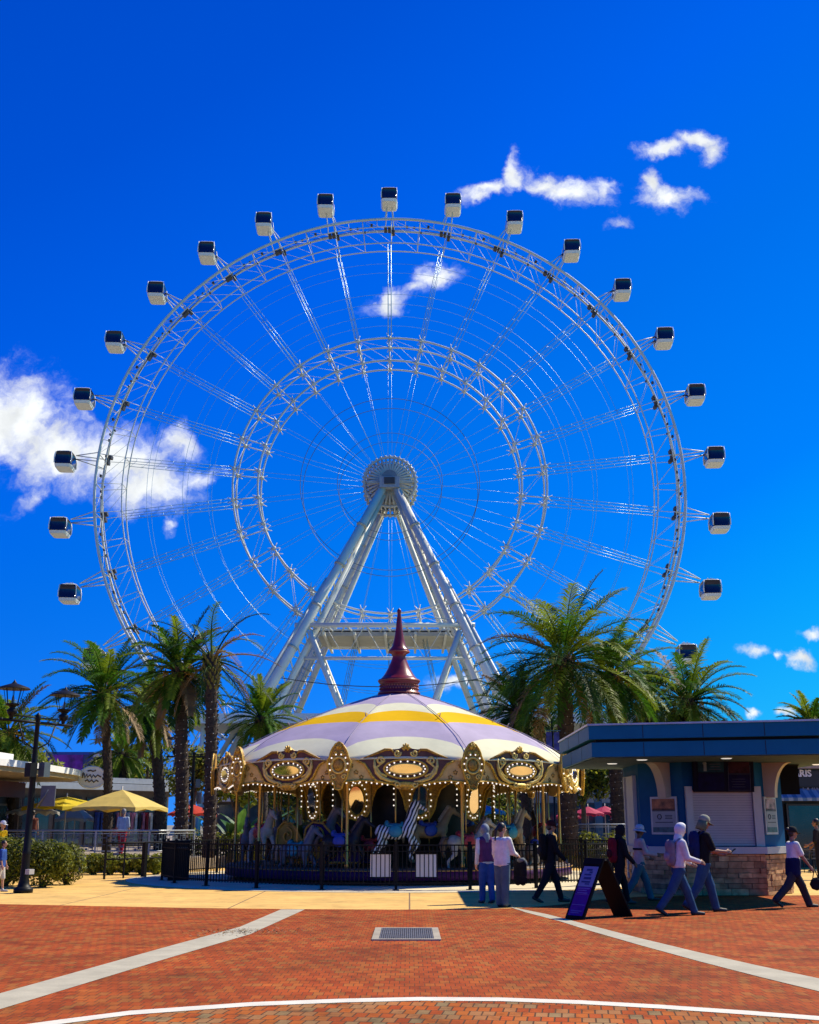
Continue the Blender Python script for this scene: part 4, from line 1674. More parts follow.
# curved white brackets carrying the roof
def bracket(mid, ang, wd):
    pts = [(0.0, 0.0)]
    b = MB()
    prof_ = [(0.0, 2.24), (0.27, 2.24)]
    for i in range(9):
        a = R(i * 90 / 8)
        prof_.append((0.27 + 0.40 * (1 - math.cos(a)), 2.24 + 0.82 * math.sin(a)))
    prof_ += [(0.0, 3.06)]
    mt = Matrix.Rotation(ang, 3, 'Z') @ UP
    b.prism(prof_, -wd / 2, wd / 2, 0, mt, c=mid)
    b.build('bracket', M('bracket_cream', (0.42, 0.37, 0.31), 0.5, var=.05), kiosk)


bracket(Vector((-1.10, -1.60, 0)), R(-150), 0.28)
bracket(Vector((1.20, -1.60, 0)), R(-30), 0.28)
# black roll-down screen at the right side under the roof
b = MB()
b.box((1.95, -1.0, 2.70), (.62, .05, .74))
b.tube((1.62, -1.0, 3.06), (2.28, -1.0, 3.06), .05)
b.build('side_screen', M('screen_black', (0.006, 0.006, 0.007), 0.7, spec=.1), kiosk)
# service door on the left side
b = MB()
b.box((-1.78, -0.15, 1.55), (.05, 1.05, 1.30 + 1.2))
for y in (-.74, .44):
    b.box((-1.80, y, 1.55), (.10, .10, 2.5))
b.build('door', M('door_white', (0.50, 0.52, 0.50), 0.5, var=.05), kiosk)

# ================================================================== A-board on the paving
p0 = gr(575.5, 919.5)
ang = R(35.5)
sx_, sy_ = math.cos(ang), math.sin(ang)
sand = thing('sandwich_board', 'black folding pavement sign with a violet and pale blue poster, in the kiosk shade', 'pavement sign', (p0.x + .58 * sx_, p0.y + .58 * sy_, 0), ang)
SH = 1.0
inc = math.atan2(.56, SH)
for s in (-1, 1):
    b = MB()
    mt = Matrix.Rotation(-s * inc, 3, 'Y')
    L_ = SH / math.cos(inc)
    org = Vector((s * .60, 0, 0.01))
    b.box(org + mt @ Vector((0, 0, L_ / 2)), (.035, .46, L_), mat=mt)
    if s < 0:
        b.box(org + mt @ Vector((-.012, 0, L_ - .07)), (.05, .44, .12), mat=mt)
    pn = b.build('panel', M('sign_black', (0.006, 0.006, 0.007), 0.7, spec=.1), sand)
    if s < 0:
        b = MB()
        cols4 = [M('sign_pale', (0.20, 0.23, 0.38), 0.6, spec=.1, var=.06), M('sign_violet', (0.085, 0.014, 0.22), 0.6, spec=.1, var=.15), M('sign_ink', (0.03, 0.03, 0.12), 0.5), M('sign_lilac', (0.18, 0.12, 0.36), 0.6, spec=.1)]

        def pl(z, y, h, w_, mi, d=-.021):
            b.box(org + mt @ Vector((d, y, z)), (.006, w_, h), mi=mi, mat=mt)
        pl(L_ * .69, 0, L_ * .34, .36, 0)
        pl(L_ * .28, 0, L_ * .47, .36, 1)
        for (z, y, h, w_) in ((.80, .02, .035, .20), (.76, -.06, .03, .10), (.72, .03, .03, .24), (.66, .0, .045, .26), (.60, .02, .03, .30), (.565, -.05, .02, .16)):
            pl(L_ * z, y * .7, h, w_ * .7, 2, -.025)
        for (z, y, h, w_) in ((.49, 0, .022, .40), (.455, .03, .018, .30), (.415, 0, .02, .36), (.39, 0, .006, .50), (.22, 0, .012, .46), (.12, 0, .02, .38), (.09, .03, .016, .30)):
            pl(L_ * z, y * .7, h, w_ * .7, 3, -.025)
        b.build('poster', cols4, pn)
b = MB()
b.tube((-.06, -.21, SH - .02), (-.06 + .12, -.21, SH - .02), .02, n=6)
b.tube((-.30, .21, .55), (.30, .21, .55), .012, n=5)
b.tube((-.05, -.225, SH + .005), (-.05, .225, SH + .005), .022, n=6)
b.build('hinge', MATS['sign_black'], sand)

# ================================================================== street lamp
lp = gr(23, 893)
lamp = thing('street_lamp', 'black street lamp with two caged lanterns beside the clipped bush', 'street lamp', (lp.x, lp.y, 0), R(61))
blk = M('lamp_black', (0.006, 0.007, 0.008), 0.5, var=.2, spec=.2)
b = MB()
b.lathe([(0.001, 0.0), (0.23, 0.0), (0.23, 0.10), (0.20, 0.13), (0.15, 0.16), (0.13, 0.24), (0.105, 0.36), (0.095, 0.9), (0.105, 0.95), (0.085, 1.0), (0.075, 2.7), (0.085, 2.74), (0.07, 2.8), (0.055, 4.15), (0.07, 4.18), (0.07, 4.28), (0.02, 4.34), (0.001, 4.36)], 18)
b.build('pole', blk, lamp)
b = MB()
b.tube((-1.15, 0, 4.10), (1.15, 0, 4.10), 0.035)
b.tube((-.95, 0, 4.22), (.95, 0, 4.22), 0.018)
for s in (-1, 1):
    b.path([(s * .06, 0, 3.45), (s * .42, 0, 3.62), (s * .62, 0, 4.08)], 0.02, 5)
    b.ball((s * 1.17, 0, 4.10), 0.045, 6)
b.build('crossarm', blk, lamp)
for s in (-1, 1):
    b = MB()
    x = s * 0.86
    b.lathe([(0.03, 4.13), (0.05, 4.16), (0.05, 4.2), (0.11, 4.26), (0.13, 4.34), (0.06, 4.40), (0.10, 4.44), (0.17, 4.46), (0.17, 4.50)], 14, c=(x, 0, 0))
    b.lathe([(0.40, 4.86), (0.36, 4.90), (0.16, 4.97), (0.07, 5.0), (0.03, 5.05), (0.001, 5.10)], 20, c=(x, 0, 0))
    b.lathe([(0.001, 4.855), (0.40, 4.855)], 20, c=(x, 0, 0))
    for q in range(8):
        a = q * PI / 4
        b.tube((x + .16 * math.cos(a), .16 * math.sin(a), 4.48), (x + .24 * math.cos(a), .24 * math.sin(a), 4.87), .010, n=4)
    la = b.build('lantern', blk, lamp)
    b = MB()
    b.lathe([(0.03, 4.50), (0.035, 4.62), (0.02, 4.70), (0.001, 4.71)], 10, c=(x, 0, 0))
    b.build('burner', M('burner_grey', (0.16, 0.18, 0.19), 0.4), la)
b = MB()
b.box((-.20, -.12, 2.92), (.22, .20, .34))
b.box((.22, -.14, 2.94), (.20, .20, .36), mi=1)
b.tube((-.3, -.02, 2.95), (.3, -.02, 2.95), .02)
b.build('loudspeaker', [blk, M('speaker_grey', (0.10, 0.13, 0.14), 0.4)], lamp)
b = MB()
b.tube((.10, -.10, 2.02), (.34, -.30, 2.55), .022)
b.box((.30, -.26, 2.30), (.05, .36, .50), rz=.5)
b.build('side_sign', M('sign_back', (0.10, 0.11, 0.12), 0.4), lamp)
b = MB()
b.box((-.05, -.22, .50), (.16, .14, .12))
b.build('outlet_box', M('outlet_grey', (0.45, 0.45, 0.43), 0.5), lamp)

l2 = copy_tree(lamp)
e = at(190, 840, 52.0)
l2.location = (e.x, 52.0, .45)
l2.rotation_euler[2] = R(12)
l2['label'] = 'distant black street lamp between the two dark palm trunks left of the carousel'

# ================================================================== black queue rail and bin, left of the carousel
q0, q1 = gr(104, 879.5), gr(165, 876)
hr = thing('queue_handrail', 'low black two-rail barrier left of the carousel fence', 'handrail', (q0.x, q0.y, 0), math.atan2(q1.y - q0.y, q1.x - q0.x))
ln = (q1 - q0).length
b = MB()
b.tube((0, 0, 1.06), (ln, 0, 1.06), .028)
b.tube((0, 0, .58), (ln, 0, .58), .022)
b.build('rails', iron, hr)
for x, w_ in ((0, .05), (ln * .30, .04), (ln * .63, .13)):
    b = MB()
    b.box((x, 0, .535), (w_, w_, 1.07))
    b.build('post', iron, hr)
bp_ = gr(176, 881)
bn = thing('gate_cabinet', 'tall black metal cabinet at the left end of the carousel fence', 'cabinet', (bp_.x, bp_.y + .3, 0), R(12))
b = MB()
b.box((0, 0, .56), (.62, .55, 1.10))
b.box((0, 0, 1.13), (.68, .60, .04))
b.build('body', iron, bn)
b = MB()
b.box((0, -.285, .58), (.50, .02, .92))
b.box((0, -.30, .95), (.44, .015, .03), mi=1)
b.build('door', [M('cabinet_door', (0.009, 0.009, 0.01), 0.6, spec=.15), M('cabinet_slot', (0.06, 0.06, 0.06), 0.4)], bn)

# ================================================================== terrace and its railings
ter = M('terrace_paving', (0.30, 0.25, 0.19), 0.9, var=.2, scale=2)
b = MB()
b.prism([(-60, 42.2), (-8.5, 41.5), (-7.0, 47.0), (70, 47.0), (70, 130), (-60, 130)], 0.0, 0.45)
o = b.build('terrace', ter); o['kind'] = 'structure'
rail_m = M('rail_steel', (0.34, 0.37, 0.38), 0.4, 0.3, var=.1)
fret_m = M('fret_grey', (0.12, 0.15, 0.18), 0.45, 0.2, var=.2)


def fretrail(name, label, pts, z0, z1, seed, dense=1.0):
    random.seed(seed)
    p = [Vector((a, c, 0)) for a, c in pts]
    t = thing(name, label, 'railing', (p[0].x, p[0].y, 0))
    p = [q - Vector((p[0].x, p[0].y, 0)) for q in p][:]
    base = Vector(pts[0])
    b = MB()
    top = [q + Vector((0, 0, z1)) for q in p]
    b.path(top, .032, 8)
    b.path([q + Vector((0, 0, z1 - .10)) for q in p], .014, 6)
    b.path([q + Vector((0, 0, z0)) for q in p], .016, 6)
    b.build('handrail', rail_m, t)
    b2 = MB()
    for i in range(len(p) - 1):
        a, c = p[i], p[i + 1]
        d = c - a
        ln_ = d.length
        d.normalize()
        rz = math.atan2(d.y, d.x)
        x = 0
        n_ = int(ln_ / .16)
        for k in range(n_):
            x = (k + .5) * ln_ / n_
            b2.box(a + d * x + Vector((0, 0, (z0 + z1 - .1) / 2)), (.014, .012, z1 - z0 - .1), rz)
            for m_ in range(int(3 * dense)):
                zz = random.uniform(z0 + .05, z1 - .15)
                b2.box(a + d * x + d * .08 + Vector((0, 0, zz)), (.16, .012, .016), rz)
                if random.random() < .5:
                    b2.box(a + d * x + d * .08 + Vector((0, 0, zz)), (.09, .010, .07), rz)
        m_ = max(1, int(ln_ / 1.9))
        for k in range(m_ + 1):
            b = MB()
            b.box(a + d * (ln_ * k / m_) + Vector((0, 0, (0.45 + z1) / 2)), (.05, .05, z1 - .46), rz)
            b.build('post', rail_m, t)
    b2.build('fret_panel', fret_m, t)
    return t


r0, r1, r2 = at(-10, 832, 42.4), at(150, 829, 42.0), at(187, 829, 43.0)
fretrail('terrace_railing', 'grey steel fretwork railing along the left terrace behind the hedge', [(r0.x, 42.4), (r1.x, 42.0), (r2.x, 44.5)], 0.70, 1.40, 4)
r0, r1 = at(556, 822, 47.3), at(660, 822, 47.3)
fretrail('terrace_railing', 'grey steel fretwork railing between the carousel and the kiosk', [(r0.x, 47.3), (r1.x, 47.3)], 0.85, 1.62, 6)


# ================================================================== parasols
def parasol(px, py_edge, Y, r, rise, sides, col, name, label, group=None, zedge=None, pole=True, rot=0.3, drape=.16):
    e = at(px, py_edge, Y)
    z = e.z
    t = thing('parasol', label, 'parasol', (e.x, Y, 0.45), rot, group)
    z -= .45
    m = M(name, col, 0.7, var=.08, scale=3, trans=.35)
    b = MB()
    apex = Vector((0, 0, z + rise))
    ring_ = []
    n_ = sides * 4
    for i in range(n_):
        f = (i % 4) / 4
        a = 2 * PI * i / n_
        rr = r * math.cos(PI / sides) / math.cos((f - .5) * 2 * PI / sides)
        ring_.append((rr * math.cos(a), rr * math.sin(a), z + .05 * math.sin(PI * f)))
    mid = [(x * .5, y * .5, z + rise * .56) for (x, y, _) in ring_]
    low = [(x * 1.005, y * 1.005, zz - drape * (.75 + .25 * math.cos(k * PI))) for k, (x, y, zz) in enumerate(ring_)]
    vs = [apex] + mid + ring_ + low
    fs = [(0, 1 + i, 1 + (i + 1) % n_) for i in range(n_)]
    for k in range(2):
        fs += [(1 + k * n_ + i, 1 + (k + 1) * n_ + i, 1 + (k + 1) * n_ + (i + 1) % n_, 1 + k * n_ + (i + 1) % n_) for i in range(n_)]
    b.add(vs, fs)
    cn = b.build('canopy', m, t)
    so = cn.modifiers.new('cloth', 'SOLIDIFY'); so.thickness = .012
    b = MB()
    b.tube((0, 0, 0.06), (0, 0, z + rise + .14), .028)
    b.lathe([(0.001, 0.0), (0.28, 0.0), (0.26, 0.06), (0.05, 0.10)], 14)
    b.build('pole', M('parasol_pole', (0.45, 0.42, 0.36), 0.5), t)
    b = MB()
    for i in range(sides):
        a = 2 * PI * i / sides
        b.tube((0, 0, z + rise - .05), (r * .97 * math.cos(a), r * .97 * math.sin(a), z - .01), .011, n=4)
    b.build('ribs', MATS['parasol_pole'], t)
    return t


parasol(121, 808, 47.0, 1.95, 0.72, 4, (0.82, 0.64, 0.17), 'parasol_straw', 'large square straw-yellow parasol on the left terrace', rot=R(30))
parasol(66, 807, 48.5, 1.75, 0.42, 4, (0.80, 0.62, 0.02), 'parasol_yellow', 'flat bright yellow parasol beside the straw one', rot=R(12))
parasol(75, 819, 55.0, 1.0, 0.62, 4, (0.36, 0.36, 0.35), 'parasol_grey', 'small pointed grey parasol below the yellow one', rot=R(40))
parasol(33, 812, 50.0, 1.1, 0.3, 6, (0.55, 0.54, 0.50), 'parasol_white', 'small white parasol at the restaurant front, behind the lamp post')
parasol(192, 814, 62.0, 1.3, 0.5, 8, (0.66, 0.05, 0.015), 'parasol_red', 'red parasol behind the palm trunk left of the carousel')
parasol(481, 812, 58.0, 1.3, 0.40, 6, (0.02, 0.33, 0.66), 'parasol_blue', 'turquoise blue parasol seen through the carousel')
for (px, py, Y, lab) in ((570, 817, 68, 'pink parasol farthest left, right beside the carousel rim'), (588, 814, 66, 'pink parasol second from the carousel, left of the pale column'),
                         (605, 813, 70, 'pink parasol between the pale column and the dark palm trunk'), (627, 817, 64, 'pink parasol just right of the dark palm trunk'),
                         (646, 816, 67, 'pink parasol half hidden behind the kiosk wall')):
    parasol(px, py, Y, 0.95, 0.42, 8, (0.60, 0.035, 0.11), 'parasol_pink', lab, 'pink parasols behind the kiosk')

# ================================================================== restaurant with the white canopy (left)
rest = thing('restaurant', 'low dark restaurant under a curved white canopy roof at the left edge', 'restaurant', (-18, 46, 0))
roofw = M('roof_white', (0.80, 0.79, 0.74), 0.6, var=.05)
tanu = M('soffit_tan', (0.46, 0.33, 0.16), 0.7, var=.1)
dkm = M('dark_interior', (0.018, 0.018, 0.02), 0.5, var=.5, scale=2)


def rl(x, y):
    return (x + 18, y - 46)


outl_ = [(-26, 34), (-16.2, 34.5), (-14.9, 37.5), (-14.3, 41), (-14.0, 45), (-14.0, 49), (-14.3, 51), (-15.2, 52.2), (-26, 52.6)]
b = MB()
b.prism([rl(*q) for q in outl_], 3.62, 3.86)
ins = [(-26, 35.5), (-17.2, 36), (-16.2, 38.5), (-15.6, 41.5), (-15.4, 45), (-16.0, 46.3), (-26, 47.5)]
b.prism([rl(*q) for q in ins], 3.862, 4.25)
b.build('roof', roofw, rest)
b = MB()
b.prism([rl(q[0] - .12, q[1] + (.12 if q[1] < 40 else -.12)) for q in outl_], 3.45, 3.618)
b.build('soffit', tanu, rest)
b = MB()
b.box((0, 0, 1.9), (.3, 12, 3.1), mi=0)
b.box((-4, -5.9, 1.9), (8, .3, 3.1), mi=0)
b.box((-4, 5.9, 1.9), (8, .3, 3.1), mi=0)
b.build('wall', dkm, rest)
b = MB()
b.box((1.4, -1.5, 3.02), (.25, 11.0, .62))
b.build('fascia_beam', M('beam_maroon', (0.09, 0.014, 0.016), 0.5, var=.15), rest)
for k in range(6):
    b = MB()
    y = -5 + k * 2.0
    b.box((.17, y, 1.55), (.06, 1.5, 1.9))
    w_ = b.build('window', M('window_frame', (0.16, 0.12, 0.09), 0.5), rest)
    b = MB()
    b.box((.215, y, 1.55), (.02, 1.32, 1.72))
    b.build('pane', M('shop_glass', (0.03, 0.06, 0.075), 0.08, var=.5, scale=1.2, spec=.8), w_)
for k in range(4):
    b = MB()
    b.box((1.4, -6 + k * 3.2, 1.58), (.14, .14, 2.3))
    b.build('post', M('post_brown', (0.10, 0.06, 0.045), 0.6), rest)
sg = at(92.5, 777.5, 50.6)
os_ = thing('oval_sign', 'white oval sign with brown script hanging at the end of the white canopy', 'sign', (sg.x, 50.55, sg.z))
b = MB()
b.prism(ell(.60, .45, 0, 28), -.05, .05, 0, UP)
b.path([UP @ Vector((u, w, .05)) for (u, w) in ell(.60, .45, 0, 28)], .05, 5, closed=True)
b.prism([(.3, .36), (.72, .24), (.82, -.05), (.66, -.14), (.5, .1)], -.03, .03, 0, UP)
b.build('plate', M('sign_white', (0.80, 0.78, 0.70), 0.5, var=.04), os_)
b = MB()
ink = M('sign_script', (0.10, 0.06, 0.03), 0.5)
for pts in ([(-.42, .02), (-.34, .16), (-.30, -.02), (-.22, .14), (-.18, .0), (-.08, .12), (.0, -.02), (.06, .11), (.16, .0), (.24, .10), (.40, .02)],
            [(-.28, -.16), (-.18, -.10), (-.10, -.20), (.0, -.11), (.10, -.21), (.20, -.12), (.30, -.18)], [(-.2, .27), (-.08, .30), (.04, .26), (.16, .30)], [(-.40, -.02), (-.44, .14), (-.36, .2)]):
    b.path([UP @ Vector((u, w, .06)) for (u, w) in pts], .032, 5)
b.build('script', ink, os_)


# ================================================================== shop buildings round the plaza
def shop(name, label, x0, y0, x1, y1, depth, h, wall, fascia, ground='dark', nwin=5, over=.5, zb=0.45, fh=.7, winrow=False):
    """a building whose front runs from (x0,y0) to (x1,y1); the body lies to the left of that direction"""
    p, q = Vector((x0, y0)), Vector((x1, y1))
    d = q - p
    ln_ = d.length
    d.normalize()
    rz = math.atan2(d.y, d.x)
    t = thing(name, label, 'shop building', (x0, y0, zb), rz)
    b = MB()
    b.box((ln_ / 2, depth / 2 + .02, h / 2), (ln_, depth, h))
    b.build('wall', wall, t)
    b = MB()
    b.box((ln_ / 2, depth / 2 - over / 2, h + .14), (ln_ + .5, depth + over + .3, .28))
    b.box((ln_ / 2, -over / 2 - .1, h - fh / 2 + .05), (ln_ + .4, over + .2, fh - .16), mi=0)
    b.build('roof', fascia, t)
    for k in range(nwin):
        w_ = ln_ / nwin
        b = MB()
        b.box((w_ * (k + .5), -.03, 1.35), (w_ * .84, .10, 2.5))
        f = b.build('shop_window', M('mullion_dark', (0.05, 0.045, 0.045), 0.5), t)
        b = MB()
        for m_ in range(2):
            b.box((w_ * (k + .5) + (m_ - .5) * w_ * .41, -.09, 1.35), (w_ * .38, .02, 2.3))
        b.build('pane', MATS['shop_glass'], f)
        if winrow:
            b = MB()
            b.box((w_ * (k + .5), -.03, h - 2.0), (w_ * .5, .10, 1.3))
            b.build('window', MATS['shop_glass'], t)
    return t


palew = M('wall_pale', (0.40, 0.37, 0.31), 0.8, var=.1)
greyf = M('fascia_grey', (0.50, 0.55, 0.55), 0.6, var=.08)
shop('boutique', 'white fascia boutique with clothes outside, behind the straw parasol', -20.0, 60, -13.8, 67, 8, 3.35, M('boutique_wall', (0.16, 0.13, 0.11), 0.8), greyf, nwin=5, fh=.5)
shop('arcade_shop', 'low shop with a pale roof behind the left palm trunks', -13.6, 82, -5, 84, 8, 3.3, M('arcade_wall', (0.14, 0.12, 0.11), 0.8), M('fascia_pale', (0.58, 0.52, 0.47), 0.6), nwin=4)
shop('cafe_building', 'dark fronted cafe seen through the carousel', -5, 76, 8, 76, 9, 3.9, M('cafe_wall', (0.10, 0.085, 0.08), 0.8), M('fascia_cream', (0.46, 0.44, 0.38), 0.6), nwin=6)
shop('terrace_restaurant', 'two storey pale building behind the pink parasols', 8.4, 80, 22, 80, 10, 6.2, palew, M('fascia_beige', (0.36, 0.34, 0.28), 0.6), nwin=6, winrow=True)
for px in (598, 640):
    b = MB()
    e = at(px, 800, 72)
    b.box((0, 0, 2.6), (.42, .42, 4.3))
    b.box((0, 0, .27), (.6, .6, .36))
    b.box((0, 0, 4.85), (.7, .7, .22))
    o = b.build('blue_column', M('column_teal', (0.03, 0.12, 0.18), 0.5), None, (e.x, 72, .36))
    tag(o, 'slim blue-grey column standing behind the pink parasols, ' + ('between two parasols' if px == 598 else 'at the kiosk wall'), 'column', 'blue columns')
# clothes racks before the boutique
random.seed(15)
gc = [M('garment_' + n_, c_, .9, var=.3, scale=6) for n_, c_ in (('blue', (0.03, 0.06, 0.22)), ('pink', (0.50, 0.16, 0.20)), ('white', (0.55, 0.53, 0.50)), ('red', (0.32, 0.03, 0.03)), ('teal', (0.04, 0.20, 0.22)), ('black', (0.02, 0.02, 0.025)))]
for (px, Y, lab) in ((108, 55, 'clothes rack farthest left under the straw parasol'), (134, 56, 'clothes rack right of the straw parasol pole'), (153, 57.5, 'clothes rack before the boutique beside the palm trunk')):
    e = at(px, 830, Y)
    t = thing('clothes_rack', lab, 'clothes rack', (e.x, Y, .45), R(35), 'clothes racks outside the boutique')
    b = MB()
    for x in (-.7, .7):
        b.tube((x, 0, .02), (x, 0, 1.75), .018, n=6)
        b.box((x, 0, .02), (.04, .5, .03))
    b.tube((-.7, 0, 1.75), (.7, 0, 1.75), .018, n=6)
    b.build('frame', blk, t)
    for k in range(7):
        x = -.58 + k * .19
        h_ = random.uniform(.7, 1.05)
        b = MB()
        b.prism([(-.06, -h_), (.06, -h_ * .98), (.05, -.12), (.015, -.02), (-.015, -.02), (-.05, -.12)], -.24, .24, 0, UP, c=(x, 0, 1.74))
        b.build('garment', gc[random.randrange(6)], t)
# wine bar at the right edge
wx0 = at(742, 800, 46.0).x
wb = thing('wine_bar', 'black wine bar front with PARIS lettering and a striped blue awning at the right edge', 'restaurant', (wx0, 46.0, 0))
b = MB()
b.box((4, 3.2, 1.9), (8.0, 6, 3.8))
b.build('wall', M('bar_black', (0.010, 0.010, 0.014), 0.45, var=.3), wb)
b = MB()
b.box((4, .06, 3.36), (8.0, .16, .62))
b.box((4, -.05, 3.82), (8.2, .4, .14), mi=1)
fb = b.build('fascia', [M('bar_fascia', (0.006, 0.006, 0.012), 0.5), M('bar_coping', (0.30, 0.24, 0.20), 0.6)], wb)
lx = at(797, 773, 45.9).x - wx0
wl = M('letter_white', (0.62, 0.62, 0.66), 0.5)
lettering('PARIS', 0.36, wl, fb, (lx + .14, -.03, at(797, 773.5, 45.9).z), depth=.015, bold=.012)
b = MB()
for i in range(44):
    x = i * 8.0 / 44
    b.add([(x, -.02, 2.98), (x + 8.0 / 44, -.02, 2.98), (x + 8.0 / 44, -.62, 2.62), (x, -.62, 2.62), (x, -.62, 2.50), (x + 8.0 / 44, -.62, 2.50)], [(0, 3, 2, 1), (3, 4, 5, 2)], mi=i % 2)
aw = b.build('awning', [M('awning_blue', (0.06, 0.14, 0.24), 0.7), M('awning_pale', (0.22, 0.30, 0.38), 0.7)], wb)
aw.modifiers.new('cloth', 'SOLIDIFY').thickness = .015
for k in range(5):
    b = MB()
    b.box((.8 + k * 1.6, -.02, 1.45), (1.4, .10, 1.9))
    f = b.build('window', M('bar_frame', (0.02, 0.02, 0.025), 0.4), wb)
    b = MB()
    b.box((.8 + k * 1.6, -.08, 1.45), (1.25, .02, 1.75))
    b.build('pane', M('bar_glass', (0.012, 0.016, 0.022), 0.08, spec=.7, var=.4), f)
wl2 = M('letter_grey', (0.20, 0.20, 0.22), 0.5)
z2 = at(800, 791.5, 45.9).z
lettering('BAR', 0.36, wl2, wb, (lx - .30, -.105, z2), depth=.012)
lettering('WINE', 0.40, wl2, wb, (lx + .68, -.105, z2), depth=.012)

# bistro tables outside the wine bar
random.seed(9)
for (px, Y, lab) in ((790, 41.5, 'small round bistro table behind the walking woman'), (812, 42.5, 'small round bistro table at the right edge of the picture')):
    e = at(px, 850, Y)
    t = thing('bistro_table', lab, 'table', (e.x, Y, 0.004), 0, 'tables outside the wine bar')
    b = MB()
    b.lathe([(0.001, .74), (.36, .74), (.36, .77), (.001, .77)], 20)
    b.build('tabletop', M('table_top', (0.22, 0.23, 0.25), 0.4, var=.1), t)
    b = MB()
    b.lathe([(.22, .0), (.20, .03), (.03, .06), (.03, .74)], 12)
    b.build('leg', iron, t)


def bistro_chair(px, Y, rz, lab):
    e = at(px, 850, Y)
    t = thing('bistro_chair', lab, 'chair', (e.x, Y, .004), rz, 'chairs outside the wine bar')
    b = MB(); b.box((0, 0, .45), (.42, .42, .04)); b.build('seat', M('chair_slats', (0.05, 0.06, 0.07), 0.5), t)
    b = MB()
    b.path([(-.20, .20, .46), (-.20, .26, .86), (.20, .26, .86), (.20, .20, .46)], .016, 5)
    for q in range(3):
        b.box((0, .235 + q * .01, .58 + q * .11), (.38, .015, .05))
    b.build('backrest', MATS['chair_slats'], t)
    for a in (-1, 1):
        for c in (-1, 1):
            b = MB(); b.tube((a * .18, c * .18, .44), (a * .21, c * .21, 0), .014, n=5); b.build('leg', iron, t)


bistro_chair(778, 41.8, R(60), 'black bistro chair left of the table behind the walking woman')
bistro_chair(800, 41.2, R(-80), 'black bistro chair between the two tables')
bistro_chair(818, 41.6, R(150), 'black bistro chair at the picture edge, nearest the wine bar')

# purple mural far behind the restaurant
m0 = at(68, 760, 92)
mu = thing('mural_building', 'block with a purple painted front rising behind the white canopy', 'building', (m0.x, 92, 0.45))
b = MB()
b.box((0, 3, 3.4), (4.0, 6, 6.7))
b.box((2.35, 3, 3.2), (.7, 6, 6.3), mi=1)
b.build('wall', [M('mural_wall', (0.05, 0.06, 0.16), 0.7), M('mural_side', (0.13, 0.06, 0.04), 0.8, var=.3)], mu)
b = MB()
b.box((-.3, -.03, 5.0), (3.0, .05, 3.2))
b.box((-1.7, -.031, 5.4), (.5, .05, 2.4), mi=1)
b.box((-.3, -.035, 6.62), (3.9, .06, .20), mi=1)
b.build('mural', [M('mural_purple', (0.20, 0.015, 0.26), 0.6, var=.6, scale=1.2), M('mural_blue', (0.03, 0.06, 0.28), 0.6)], mu)
# boarding station of the wheel
st = thing('wheel_station', 'long pale flat-roofed boarding hall at the foot of the wheel', 'building', (0, 172, 0))
b = MB()
z0_, z1_ = at(400, 722, 168).z, at(400, 712, 168).z
b.box((4, 8, (z0_ + z1_) / 2), (76, 20, z1_ - z0_))
b.build('roof', M('station_white', (0.80, 0.80, 0.66), 0.6, var=.06), st)
for k in range(12):
    b = MB()
    b.tube((-31 + k * 6.4, 0.5, 0), (-31 + k * 6.4, 0.5, z0_), .35, n=8)
    b.build('column', MATS['station_white'], st)
b = MB()
b.box((4, 14, 5.5), (68, 8, 11))
b.build('hall', M('station_glass', (0.05, 0.14, 0.20), 0.15, var=.2, scale=.2), st)
# blue banner between carousel and kiosk
e = at(552.5, 741.5, 45.4)
bnr = thing('banner_post', 'black post with a violet blue banner right of the canopy rim', 'banner', (e.x, 45.4, 0))
b = MB()
b.lathe([(.10, 0), (.10, .3), (.05, .35), (.04, 5.6), (.001, 5.65)], 10)
b.build('pole', blk, bnr)
b = MB()
b.box((-.12, -.02, e.z), (.26, .03, .74)); b.box((.16, -.02, e.z + .02), (.22, .03, .70))
b.box((.04, -.03, e.z + .42), (.56, .05, .04), mi=1)
b.build('flag', [M('banner_blue', (0.02, 0.03, 0.22), 0.6, var=.6, scale=5), MATS['column_teal']], bnr)
# ================================================================== palms
random.seed(21)
fr_dark = M('frond_green', (0.055, 0.145, 0.008), 0.5, var=.45, scale=2.0, trans=.40, spec=.2)
fr_mid = M('frond_olive', (0.17, 0.235, 0.012), 0.5, var=.45, scale=2.0, trans=.42, spec=.2)
fr_dry = M('frond_dry', (0.24, 0.15, 0.055), 0.7, var=.4, scale=2.0, trans=.2)
fr_deep = M('frond_deep', (0.018, 0.055, 0.006), 0.55, var=.45, scale=2.0, trans=.2, spec=.15)
fruit_m = M('palm_fruit', (0.50, 0.26, 0.02), 0.6, var=.4, scale=8)
FR = [fr_dark, fr_mid, fr_dry, fr_deep]


def trunk_mat(name, col):
    m = M(name, col, 0.95, var=.5, scale=7, bump=1.0, bscale=14)
    return m


tr_m = trunk_mat('palm_trunk', (0.045, 0.030, 0.020))
boot_m = M('palm_boots', (0.10, 0.065, 0.03), 0.95, var=.5, scale=9, bump=.8, bscale=20)
boot_g = M('palm_boots_green', (0.17, 0.15, 0.02), 0.9, var=.5, scale=9, bump=.6, bscale=20)


